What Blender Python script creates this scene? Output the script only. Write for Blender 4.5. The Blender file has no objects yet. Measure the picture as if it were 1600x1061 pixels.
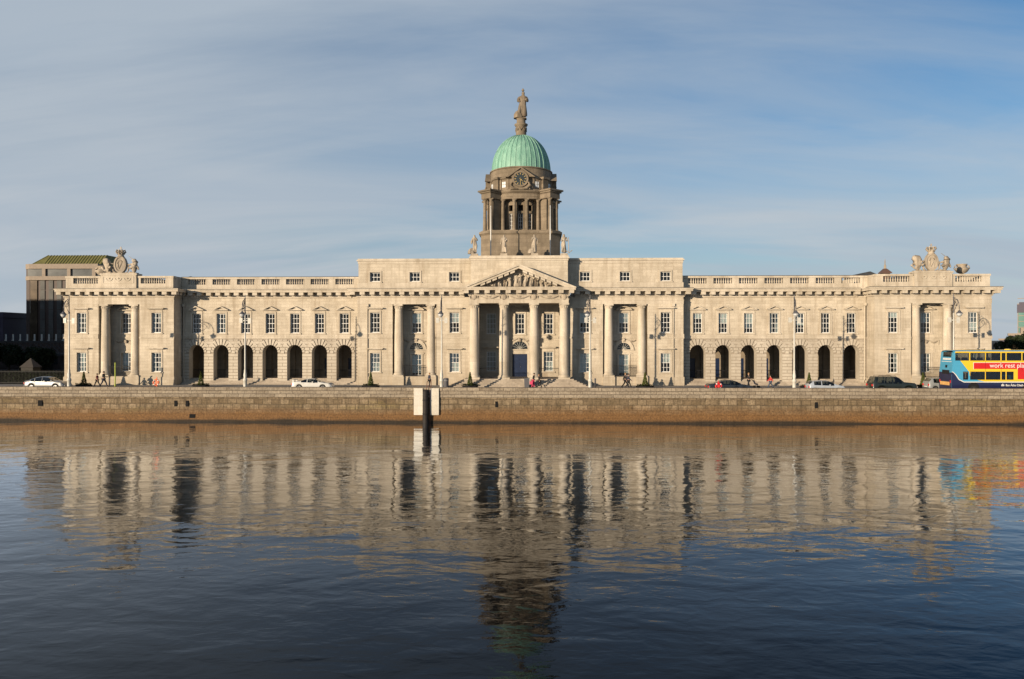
import bpy, bmesh, math, random
from math import sin, cos, pi, radians, atan2, sqrt, tan, atan
from mathutils import Vector, Matrix
random.seed(7)
S = bpy.context.scene
C = bpy.data.collections.new("place"); S.collection.children.link(C)
RND = random.Random(11)

# ------------------------------------------------------------------ materials
def node_mat(name):
    m = bpy.data.materials.new(name); m.use_nodes = True
    nt = m.node_tree; b = nt.nodes["Principled BSDF"]
    return m, nt, b
def N(nt, t, **kw):
    n = nt.nodes.new(t)
    for k, v in kw.items():
        if k in n.inputs: n.inputs[k].default_value = v
        else: setattr(n, k, v)
    return n
def c4(c): return (c[0], c[1], c[2], 1)
def mixc(nt, fac, a, b, mode='MIX'):
    n = nt.nodes.new('ShaderNodeMix'); n.data_type = 'RGBA'; n.blend_type = mode; n.clamp_factor = True
    for i, v in ((0, fac), (6, a), (7, b)):
        if hasattr(v, 'is_linked'): nt.links.new(v, n.inputs[i])
        else: n.inputs[i].default_value = v if i == 0 else c4(v)
    return n.outputs[2]
def ramp(nt, src, a, b):
    n = nt.nodes.new('ShaderNodeMapRange'); n.inputs[1].default_value = a; n.inputs[2].default_value = b
    nt.links.new(src, n.inputs[0]); return n.outputs[0]
def plain(name, col, rough=0.6, metal=0.0, var=0.15, scale=3.0, coat=0.0, bump=0.0):
    m, nt, b = node_mat(name); col = [c*.86 for c in col]
    tc = nt.nodes.new('ShaderNodeTexCoord')
    no = N(nt, 'ShaderNodeTexNoise', Scale=scale, Detail=6.0, Roughness=0.6)
    nt.links.new(tc.outputs['Object'], no.inputs['Vector'])
    f = ramp(nt, no.outputs['Fac'], .3, .7)
    d = [max(0, c*(1-var)) for c in col]; l = [c*(1+var) for c in col]
    nt.links.new(mixc(nt, f, d, l), b.inputs['Base Color'])
    b.inputs['Roughness'].default_value = rough; b.inputs['Metallic'].default_value = metal
    b.inputs['Coat Weight'].default_value = coat
    if bump:
        bp = N(nt, 'ShaderNodeBump', Strength=bump, Distance=.03); nt.links.new(no.outputs['Fac'], bp.inputs['Height'])
        nt.links.new(bp.outputs[0], b.inputs['Normal'])
    return m
def stone(name, col, col2, joint, bw=1.1, bh=.38, mortar=.012, jstr=.5, stain=.45, bump=.35, staincol=(.2, .17, .13), jitter=.6, low_stain=None):
    """ashlar: courses in world x+y / z, block to block tone, streaky weathering"""
    m, nt, b = node_mat(name); L = nt.links; kk = .92
    col, col2, joint, staincol = [[c*kk for c in q] for q in (col, col2, joint, staincol)]; col = [c*.86 for c in col]
    g = nt.nodes.new('ShaderNodeNewGeometry')
    sp = nt.nodes.new('ShaderNodeSeparateXYZ'); L.new(g.outputs['Position'], sp.inputs[0])
    ad = N(nt, 'ShaderNodeMath', operation='ADD'); L.new(sp.outputs[0], ad.inputs[0]); L.new(sp.outputs[1], ad.inputs[1])
    cb = nt.nodes.new('ShaderNodeCombineXYZ'); L.new(ad.outputs[0], cb.inputs[0]); L.new(sp.outputs[2], cb.inputs[1])
    br = nt.nodes.new('ShaderNodeTexBrick'); L.new(cb.outputs[0], br.inputs['Vector'])
    br.inputs['Scale'].default_value = 1.0; br.inputs['Mortar Size'].default_value = mortar
    br.inputs['Mortar Smooth'].default_value = .15; br.inputs['Bias'].default_value = 0.0
    br.inputs['Brick Width'].default_value = bw; br.inputs['Row Height'].default_value = bh
    br.inputs['Color1'].default_value = (0, 0, 0, 1); br.inputs['Color2'].default_value = (1, 1, 1, 1); br.inputs['Mortar'].default_value = (.5, .5, .5, 1)
    n1 = N(nt, 'ShaderNodeTexNoise', Scale=.35, Detail=8.0, Roughness=.62); L.new(g.outputs['Position'], n1.inputs['Vector'])
    mp = nt.nodes.new('ShaderNodeMapping'); mp.inputs['Scale'].default_value = (1.6, 1.6, .16); L.new(g.outputs['Position'], mp.inputs[0])
    n2 = N(nt, 'ShaderNodeTexNoise', Scale=1.0, Detail=7.0, Roughness=.65); L.new(mp.outputs[0], n2.inputs['Vector'])
    n3 = N(nt, 'ShaderNodeTexNoise', Scale=9.0, Detail=6.0, Roughness=.7); L.new(g.outputs['Position'], n3.inputs['Vector'])
    f = N(nt, 'ShaderNodeMath', operation='MULTIPLY_ADD'); L.new(br.outputs['Color'], f.inputs[0]); f.inputs[1].default_value = jitter
    zf = N(nt, 'ShaderNodeMath', operation='MULTIPLY_ADD'); L.new(ramp(nt, n1.outputs['Fac'], .38, .64), zf.inputs[0]); zf.inputs[1].default_value = .8; zf.inputs[2].default_value = -.15; L.new(zf.outputs[0], f.inputs[2]); f.use_clamp = True
    base = mixc(nt, f.outputs[0], col, col2)
    s = N(nt, 'ShaderNodeMath', operation='MULTIPLY'); L.new(ramp(nt, n2.outputs['Fac'], .47, .68), s.inputs[0]); s.inputs[1].default_value = stain
    base = mixc(nt, s.outputs[0], base, staincol)
    if low_stain:
        zz = ramp(nt, sp.outputs[2], low_stain[1], low_stain[0])
        mm = N(nt, 'ShaderNodeMath', operation='MULTIPLY'); L.new(zz, mm.inputs[0]); L.new(ramp(nt, n1.outputs['Fac'], .35, .6), mm.inputs[1])
        m3 = N(nt, 'ShaderNodeMath', operation='MULTIPLY'); L.new(mm.outputs[0], m3.inputs[0]); m3.inputs[1].default_value = .55
        base = mixc(nt, m3.outputs[0], base, staincol)
    gr = ramp(nt, n3.outputs['Fac'], .25, .75)
    grc = mixc(nt, gr, (.82, .82, .82), (1.1, 1.1, 1.1)); base = mixc(nt, 1.0, base, grc, 'MULTIPLY')
    j = N(nt, 'ShaderNodeMath', operation='MULTIPLY'); L.new(br.outputs['Fac'], j.inputs[0]); j.inputs[1].default_value = jstr
    base = mixc(nt, j.outputs[0], base, joint)
    L.new(base, b.inputs['Base Color']); b.inputs['Roughness'].default_value = .85
    h = N(nt, 'ShaderNodeMath', operation='MULTIPLY_ADD'); L.new(br.outputs['Fac'], h.inputs[0]); h.inputs[1].default_value = -1.0
    L.new(n3.outputs['Fac'], h.inputs[2])
    bp = N(nt, 'ShaderNodeBump', Strength=bump, Distance=.03); L.new(h.outputs[0], bp.inputs['Height']); L.new(bp.outputs[0], b.inputs['Normal'])
    return m
M = {}
M['stone'] = stone('pale ashlar', (.555, .475, .355), (.65, .565, .435), (.34, .28, .21), stain=.5, staincol=(.31, .235, .15), low_stain=(.2, 4.0))
M['rust'] = stone('channelled stone', (.52, .45, .35), (.61, .54, .43), (.3, .25, .19), bw=9, bh=9, jstr=0, stain=.35, staincol=(.34, .28, .2))
M['trim'] = stone('dressed trim stone', (.57, .49, .37), (.665, .58, .455), (.4, .33, .25), bw=1.7, bh=3.1, mortar=.008, jstr=.4, stain=.5, staincol=(.29, .225, .15))
M['groove'] = plain('shadowed joint mortar', (.36, .30, .23), .95)  # joint dirt and the shade between stones, both put into one darker colour
M['brown'] = stone('weathered granite', (.19, .15, .098), (.31, .245, .168), (.12, .09, .06), bw=1.2, bh=.5, mortar=.014, jstr=.6, stain=.5, staincol=(.13, .10, .07), jitter=.4)
M['sculpt'] = stone('weathered sculpture stone', (.42, .345, .25), (.60, .51, .39), (.3, .25, .2), bw=50, bh=50, jstr=0, stain=.85, staincol=(.12, .10, .08), bump=.6)
M['step'] = stone('worn granite steps', (.40, .33, .25), (.52, .44, .34), (.2, .16, .12), bw=1.3, bh=5, jstr=.6, stain=.5)
M['lead'] = plain('roof lead', (.045, .048, .052), .8)
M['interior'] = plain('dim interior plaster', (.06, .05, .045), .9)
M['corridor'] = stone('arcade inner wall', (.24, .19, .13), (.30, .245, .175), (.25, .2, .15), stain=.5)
M['white'] = plain('white painted joinery', (.78, .77, .72), .5, var=.05)
M['blind'] = plain('pale window blind', (.78, .82, .82), .8, var=.12, scale=1.5)
M['blue_door'] = plain('dark blue door paint', (.008, .02, .06), .4, var=.2)
M['iron'] = plain('black ironwork', (.02, .02, .022), .5)
M['darkiron'] = plain('grimy bridge steel', (.06, .058, .055), .7)
M['copper'] = None
def copper():
    m, nt, b = node_mat('verdigris copper'); L = nt.links
    tc = nt.nodes.new('ShaderNodeTexCoord'); mp = nt.nodes.new('ShaderNodeMapping'); mp.inputs['Scale'].default_value = (2, 2, .4)
    L.new(tc.outputs['Object'], mp.inputs[0])
    no = N(nt, 'ShaderNodeTexNoise', Scale=1.2, Detail=7.0, Roughness=.6); L.new(mp.outputs[0], no.inputs['Vector'])
    n2 = N(nt, 'ShaderNodeTexNoise', Scale=8.0, Detail=4.0); L.new(tc.outputs['Object'], n2.inputs['Vector'])
    c = mixc(nt, ramp(nt, no.outputs['Fac'], .3, .7), (.12, .29, .215), (.29, .50, .385))
    c = mixc(nt, ramp(nt, n2.outputs['Fac'], .5, .75), c, (.12, .27, .205))
    L.new(c, b.inputs['Base Color']); b.inputs['Roughness'].default_value = .6
    return m
M['copper'] = copper()
def glass(nm='window glass', tint=(.8, .86, .84)):
    m = bpy.data.materials.new(nm); m.use_nodes = True; nt = m.node_tree; nt.nodes.clear(); L = nt.links
    o = nt.nodes.new('ShaderNodeOutputMaterial'); t = nt.nodes.new('ShaderNodeBsdfTransparent'); t.inputs[0].default_value = c4(tint)
    g = nt.nodes.new('ShaderNodeBsdfGlossy'); g.inputs['Roughness'].default_value = .03
    fr = N(nt, 'ShaderNodeFresnel', IOR=1.5); mx = nt.nodes.new('ShaderNodeMixShader')
    tc = nt.nodes.new('ShaderNodeTexCoord'); no = N(nt, 'ShaderNodeTexNoise', Scale=1.3, Detail=1.0); L.new(tc.outputs['Object'], no.inputs['Vector'])
    bp = N(nt, 'ShaderNodeBump', Strength=.08, Distance=.05); L.new(no.outputs['Fac'], bp.inputs['Height']); L.new(bp.outputs[0], g.inputs['Normal'])
    a = N(nt, 'ShaderNodeMath', operation='MULTIPLY'); L.new(fr.outputs[0], a.inputs[0]); a.inputs[1].default_value = 1.6
    L.new(a.outputs[0], mx.inputs[0]); L.new(t.outputs[0], mx.inputs[1]); L.new(g.outputs[0], mx.inputs[2]); L.new(mx.outputs[0], o.inputs[0])
    return m
M['glass'] = glass()
M['carglass'] = glass('tinted car glass', (.34, .38, .37))
M['darkglass'] = plain('dark window glass', (.015, .02, .022), .05, var=.3)
M['busglass'] = glass('bus window glass', (.45, .47, .45))
M['tyre'] = plain('tyre rubber', (.02, .02, .02), .85)
M['rim'] = plain('alloy rim', (.45, .45, .45), .3, .8)
M['gold'] = plain('gilt', (.75, .52, .18), .35, .6)
M['clock'] = plain('black clock dial', (.02, .03, .035), .4)
M['leaf'] = plain('conifer leaf', (.085, .105, .028), .7, var=.5, scale=6)
M['leafdark'] = plain('dark tree leaf', (.022, .032, .014), .8, var=.5, scale=4)
M['bark'] = plain('bark', (.07, .05, .035), .9)
M['asphalt'] = plain('road asphalt', (.05, .05, .052), .85, var=.25, scale=2, bump=.2)
M['ground'] = plain('far ground', (.05, .048, .042), .9, var=.3, scale=.2)
M['paving'] = stone('granite paving', (.26, .24, .21), (.34, .31, .27), (.14, .12, .1), bw=.9, bh=50)
M['line'] = plain('road paint', (.7, .68, .6), .7)
M['skin'] = plain('skin', (.55, .33, .23), .6, var=.06)
M['hair'] = plain('dark hair', (.05, .03, .02), .7)
M['hairfair'] = plain('fair hair', (.35, .2, .09), .7)
M['orange'] = plain('orange plastic', (.75, .13, .03), .5)
M['redp'] = plain('red plastic', (.7, .03, .03), .5)
M['lamp_paint'] = plain('cream lamp paint', (.60, .58, .51), .45, var=.1)
M['lamp_dark'] = plain('dark grey lamp ironwork', (.10, .10, .11), .5)
M['lamp_glass'] = plain('frosted lamp glass', (.55, .56, .55), .25)
M['wood'] = plain('tarred timber', (.018, .013, .010), .75, var=.5, bump=.5, scale=5)
M['whitewash'] = stone('whitewashed stone', (.62, .58, .49), (.70, .66, .57), (.5, .45, .36), bw=1.3, bh=1.02, mortar=.02, jstr=.6, stain=.35, staincol=(.55, .42, .22))
def mat_col(name, col, rough=.4, coat=0., metal=0., var=.06):
    if name not in M: M[name] = plain(name, col, rough, metal, var, 2.0, coat)
    return M[name]

# ------------------------------------------------------------------ mesh helpers
class MB:
    def __init__(s): s.v = []; s.f = []; s.m = []; s.mi = 0; s.sm = []; s.smooth = False
    def add(s, vs, fs):
        o = len(s.v); s.v += [tuple(p) for p in vs]
        for f in fs: s.f.append([i+o for i in f]); s.m.append(s.mi); s.sm.append(s.smooth)
    def quad(s, a, b, c, d): s.add([a, b, c, d], [(0, 1, 2, 3)])
    def box(s, x0, x1, y0, y1, z0, z1, skip=''):
        if x0 > x1: x0, x1 = x1, x0
        vs = [(x0, y0, z0), (x1, y0, z0), (x1, y1, z0), (x0, y1, z0), (x0, y0, z1), (x1, y0, z1), (x1, y1, z1), (x0, y1, z1)]
        F = {'b': (0, 3, 2, 1), 't': (4, 5, 6, 7), 'f': (0, 1, 5, 4), 'r': (1, 2, 6, 5), 'k': (2, 3, 7, 6), 'l': (3, 0, 4, 7)}
        s.add(vs, [F[k] for k in F if k not in skip])
    def prism(s, poly, y0, y1):       # poly in x,z extruded along y
        n = len(poly)
        vs = [(p[0], y0, p[1]) for p in poly]+[(p[0], y1, p[1]) for p in poly]
        fs = [tuple(range(n)), tuple(range(2*n-1, n-1, -1))]+[(i, i+n, (i+1) % n+n, (i+1) % n) for i in range(n)]
        s.add(vs, fs)
    def prismz(s, poly, z0, z1):      # poly in x,y extruded up
        n = len(poly)
        vs = [(p[0], p[1], z0) for p in poly]+[(p[0], p[1], z1) for p in poly]
        fs = [tuple(range(n-1, -1, -1)), tuple(range(n, 2*n))]+[(i, (i+1) % n, (i+1) % n+n, i+n) for i in range(n)]
        s.add(vs, fs)
    def lathe(s, prof, cx=0, cy=0, cz=0, n=16, sx=1, sy=1, a0=0, cap=True):
        sm = s.smooth
        vs = []; fs = []
        for r, z in prof:
            for k in range(n):
                a = 2*pi*k/n+a0; vs.append((cx+r*cos(a)*sx, cy+r*sin(a)*sy, cz+z))
        for i in range(len(prof)-1):
            for k in range(n):
                fs.append((i*n+k, i*n+(k+1) % n, (i+1)*n+(k+1) % n, (i+1)*n+k))
        if cap: fs.append(tuple(range(n-1, -1, -1))); fs.append(tuple((len(prof)-1)*n+k for k in range(n)))
        s.add(vs, fs)
    def tube(s, pts, r, n=6):
        pts = [Vector(p) for p in pts]; rr = r if isinstance(r, (list, tuple)) else [r]*len(pts)
        vs = []; fs = []
        for i, p in enumerate(pts):
            d = (pts[min(i+1, len(pts)-1)]-pts[max(i-1, 0)]).normalized()
            u = d.cross(Vector((0, 0, 1)) if abs(d.z) < .9 else Vector((1, 0, 0))).normalized(); w = d.cross(u)
            for k in range(n):
                a = 2*pi*k/n; vs.append(tuple(p+u*cos(a)*rr[i]+w*sin(a)*rr[i]))
        for i in range(len(pts)-1):
            for k in range(n): fs.append((i*n+k, (i+1)*n+k, (i+1)*n+(k+1) % n, i*n+(k+1) % n))
        fs.append(tuple(range(n))); fs.append(tuple((len(pts)-1)*n+k for k in range(n-1, -1, -1)))
        s.add(vs, fs)
    def build(s, name, mats, parent=None, loc=None, rz=0):
        me = bpy.data.meshes.new(name); me.from_pydata(s.v, [], s.f)
        if not isinstance(mats, (list, tuple)): mats = [mats]
        for m in mats: me.materials.append(M[m] if isinstance(m, str) else m)
        me.polygons.foreach_set('material_index', s.m); me.polygons.foreach_set('use_smooth', s.sm); me.update()
        return link(name, me, parent, loc, rz)
def link(name, me, parent=None, loc=None, rz=0):
    o = bpy.data.objects.new(name, me); C.objects.link(o)
    if parent: o.parent = parent
    if loc: o.location = loc
    o.rotation_euler.z = rz
    return o
def fixn(o):
    bm = bmesh.new(); bm.from_mesh(o.data); bmesh.ops.recalc_face_normals(bm, faces=bm.faces); bm.to_mesh(o.data); bm.free(); return o
def thing(name, label, cat, loc=(0, 0, 0), rz=0, group=None):
    o = bpy.data.objects.new(name, None); C.objects.link(o); o.location = loc; o.rotation_euler.z = rz
    return tag(o, label, cat, group)
def tag(o, label, cat, group=None, kind=None):
    o['label'] = label; o['category'] = cat
    if group: o['group'] = group
    if kind: o['kind'] = kind
    return o
def dup(o, parent=None):
    c = o.copy(); C.objects.link(c)
    if parent: c.parent = parent
    for ch in list(o.children): dup(ch, c)
    return c
def struct(o): o['kind'] = 'structure'; return o
def text_mesh(txt, size, mat, name, parent, loc, rot, extrude=.004, bold=0.0, sx=1.0):
    cu = bpy.data.curves.new('t', 'FONT'); cu.body = txt; cu.size = size; cu.extrude = extrude; cu.offset = bold
    t = bpy.data.objects.new('t', cu); C.objects.link(t)
    bpy.context.view_layer.update()
    me = bpy.data.meshes.new_from_object(t.evaluated_get(bpy.context.evaluated_depsgraph_get()))
    bpy.data.objects.remove(t); me.materials.clear(); me.materials.append(M[mat])
    o = link(name, me, parent, loc); o.rotation_euler = rot; o.scale = (sx, 1, 1)
    return o

# ------------------------------------------------------------------ skin helper (bodies, sculpture)
def skin_mesh(name, pts, edges, radii, mat, sub=1, noise=0, seed=0, flat=None):
    me = bpy.data.meshes.new(name); me.from_pydata(pts, edges, []); o = bpy.data.objects.new(name, me); C.objects.link(o)
    sk = o.modifiers.new('s', 'SKIN'); sk.use_smooth_shade = True
    for i, r in enumerate(radii):
        sv = me.skin_vertices[0].data[i]; sv.radius = r if isinstance(r, tuple) else (r, r); sv.use_root = (i == 0)
    if sub: ss = o.modifiers.new('b', 'SUBSURF'); ss.levels = sub; ss.render_levels = sub
    bpy.context.view_layer.update()
    m2 = bpy.data.meshes.new_from_object(o.evaluated_get(bpy.context.evaluated_depsgraph_get()))
    bpy.data.objects.remove(o)
    if noise:
        from mathutils import noise as nz
        for v in m2.vertices:
            q = v.co*Vector((5, 5, 2.2))+Vector((seed, seed*2, 0)); k = nz.noise(q)
            n = v.normal; v.co += n*k*noise
    m2.materials.clear(); m2.materials.append(M[mat]); m2.name = name
    return m2

# ------------------------------------------------------------------ world, sun, camera
SUN_AZ = atan2(-.648, -.762)       # direction towards the sun in plan (x, y)
SUN_EL = radians(7.6)
w = bpy.data.worlds.new("World"); S.world = w; w.use_nodes = True; nt = w.node_tree; L = nt.links
bg = nt.nodes['Background']; bg.inputs[1].default_value = .108
sky = nt.nodes.new('ShaderNodeTexSky'); sky.sky_type = 'NISHITA'; sky.sun_disc = False; sky.sun_elevation = SUN_EL
sky.sun_rotation = SUN_AZ; sky.altitude = 10; sky.air_density = 1.0; sky.dust_density = .3; sky.ozone_density = 3.0
tc = nt.nodes.new('ShaderNodeTexCoord'); sp = nt.nodes.new('ShaderNodeSeparateXYZ'); L.new(tc.outputs['Generated'], sp.inputs[0])
za = N(nt, 'ShaderNodeMath', operation='ADD'); L.new(sp.outputs[2], za.inputs[0]); za.inputs[1].default_value = .22
dx = N(nt, 'ShaderNodeMath', operation='DIVIDE'); L.new(sp.outputs[0], dx.inputs[0]); L.new(za.outputs[0], dx.inputs[1])
dy = N(nt, 'ShaderNodeMath', operation='DIVIDE'); L.new(sp.outputs[1], dy.inputs[0]); L.new(za.outputs[0], dy.inputs[1])
cb = nt.nodes.new('ShaderNodeCombineXYZ'); L.new(dx.outputs[0], cb.inputs[0]); L.new(dy.outputs[0], cb.inputs[1])
mp = nt.nodes.new('ShaderNodeMapping'); mp.inputs['Rotation'].default_value = (0, 0, .6); mp.inputs['Scale'].default_value = (.42, 1.9, 1); mp.inputs['Location'].default_value = (3.1, 1.7, 0)
L.new(cb.outputs[0], mp.inputs[0])
n1 = N(nt, 'ShaderNodeTexNoise', Scale=.9, Detail=9.0, Roughness=.58, Distortion=.9); L.new(mp.outputs[0], n1.inputs['Vector'])
n2 = N(nt, 'ShaderNodeTexNoise', Scale=.28, Detail=3.0, Roughness=.5); L.new(cb.outputs[0], n2.inputs['Vector'])
a1 = ramp(nt, n1.outputs['Fac'], .34, .68)
# thicker veil towards -x, thinning overhead and to the right
lf = nt.nodes.new('ShaderNodeMapRange'); lf.inputs[1].default_value = .5; lf.inputs[2].default_value = -.45; lf.inputs[3].default_value = .12; lf.inputs[4].default_value = .95; L.new(sp.outputs[0], lf.inputs[0])
hz = nt.nodes.new('ShaderNodeMapRange'); hz.interpolation_type = 'SMOOTHSTEP'; hz.inputs[1].default_value = .40; hz.inputs[2].default_value = .0; hz.inputs[3].default_value = 0; hz.inputs[4].default_value = .72; L.new(sp.outputs[2], hz.inputs[0])
st_ = N(nt, 'ShaderNodeMath', operation='MULTIPLY_ADD'); L.new(a1, st_.inputs[0]); st_.inputs[1].default_value = .52; st_.inputs[2].default_value = -.18
s2 = N(nt, 'ShaderNodeMath', operation='MULTIPLY_ADD'); L.new(n2.outputs['Fac'], s2.inputs[0]); s2.inputs[1].default_value = .7; s2.inputs[2].default_value = -.33
s3 = N(nt, 'ShaderNodeMath', operation='ADD'); L.new(st_.outputs[0], s3.inputs[0]); L.new(s2.outputs[0], s3.inputs[1])
s4 = N(nt, 'ShaderNodeMath', operation='MAXIMUM'); L.new(lf.outputs[0], s4.inputs[0]); L.new(hz.outputs[0], s4.inputs[1])
s5 = N(nt, 'ShaderNodeMath', operation='MULTIPLY_ADD'); L.new(s4.outputs[0], s5.inputs[0]); s5.inputs[1].default_value = .9; L.new(s3.outputs[0], s5.inputs[2])
s6 = N(nt, 'ShaderNodeMath', operation='MULTIPLY_ADD'); L.new(hz.outputs[0], s6.inputs[0]); s6.inputs[1].default_value = .25; L.new(s5.outputs[0], s6.inputs[2]); s6.use_clamp = True
up = nt.nodes.new('ShaderNodeMapRange'); up.interpolation_type = 'SMOOTHSTEP'; up.inputs[1].default_value = .39; up.inputs[2].default_value = .60; up.inputs[3].default_value = .95; up.inputs[4].default_value = .15; L.new(sp.outputs[2], up.inputs[0])
cl = N(nt, 'ShaderNodeMath', operation='MULTIPLY'); L.new(s6.outputs[0], cl.inputs[0]); L.new(up.outputs[0], cl.inputs[1]); cl.use_clamp = True
SKYTINT = mixc(nt, 1.0, sky.outputs[0], (.90, 1.01, 1.09), 'MULTIPLY')
skyc = mixc(nt, cl.outputs[0], SKYTINT, (3.15, 3.68, 4.28))
mpw = nt.nodes.new('ShaderNodeMapping'); mpw.inputs['Rotation'].default_value = (0, 0, .5); mpw.inputs['Scale'].default_value = (.5, 1.5, 1); mpw.inputs['Location'].default_value = (5.3, .7, 0); L.new(cb.outputs[0], mpw.inputs[0])
n5 = N(nt, 'ShaderNodeTexNoise', Scale=1.3, Detail=8.0, Roughness=.56, Distortion=.8); L.new(mpw.outputs[0], n5.inputs['Vector'])
lw = nt.nodes.new('ShaderNodeMapRange'); lw.interpolation_type = 'SMOOTHSTEP'; lw.inputs[1].default_value = .42; lw.inputs[2].default_value = .1; lw.inputs[3].default_value = .15; lw.inputs[4].default_value = .72; L.new(sp.outputs[2], lw.inputs[0])
wm = N(nt, 'ShaderNodeMath', operation='MULTIPLY'); L.new(ramp(nt, n5.outputs['Fac'], .42, .72), wm.inputs[0]); L.new(lw.outputs[0], wm.inputs[1]); wm.use_clamp = True
skyc = mixc(nt, wm.outputs[0], skyc, (4.1, 4.35, 4.6))
L.new(skyc, bg.inputs[0])
sl = bpy.data.lights.new('sun', 'SUN'); sl.energy = 5.0; sl.angle = radians(.5); sl.color = (1, .82, .61)
so = bpy.data.objects.new('sun', sl); C.objects.link(so)
d = Vector((-.648, -.762, tan(SUN_EL))).normalized(); so.rotation_euler = d.to_track_quat('Z', 'Y').to_euler()
sky.sun_rotation = atan2(-.648, -.762)   # nishita measures from +y
cam = bpy.data.cameras.new('camera'); co = bpy.data.objects.new('camera', cam); C.objects.link(co)
co.location = (2.18, -96, 5.8); co.rotation_euler = (radians(90), 0, radians(1.83)); cam.sensor_width = 36; cam.lens = 27.45; cam.clip_end = 8000; cam.clip_start = .5
S.camera = co
S.view_settings.view_transform = 'Standard'; S.view_settings.look = 'None'; S.view_settings.exposure = .3; S.view_settings.gamma = 1
S.cycles.max_bounces = 6; S.cycles.diffuse_bounces = 1
#%%SETTING
# ------------------------------------------------------------------ ground, water, quay
WZ = -2.75
mb = MB(); mb.box(-2500, 2500, -15.45, 4000, -3.5, 0); struct(mb.build('ground', 'ground'))
mb = MB(); mb.box(-300, 300, -14.3, -9.9, -.05, .008); mb.box(-300, 300, -8.7, -4.9, -.05, .008); struct(mb.build('road', 'asphalt'))
mb = MB()
for i in range(-60, 60): mb.box(i*4.5, i*4.5+2, -12.15, -12.03, 0.009, .0125)
struct(mb.build('lane_marking', 'line'))
mb = MB(); mb.box(-300, 300, -15.4, -14.3, -.05, .12); mb.box(-300, 300, -9.9, -8.7, -.05, .12); mb.box(-300, 300, -4.9, 1.2, -.05, .12)
struct(mb.build('pavement', 'paving'))
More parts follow.
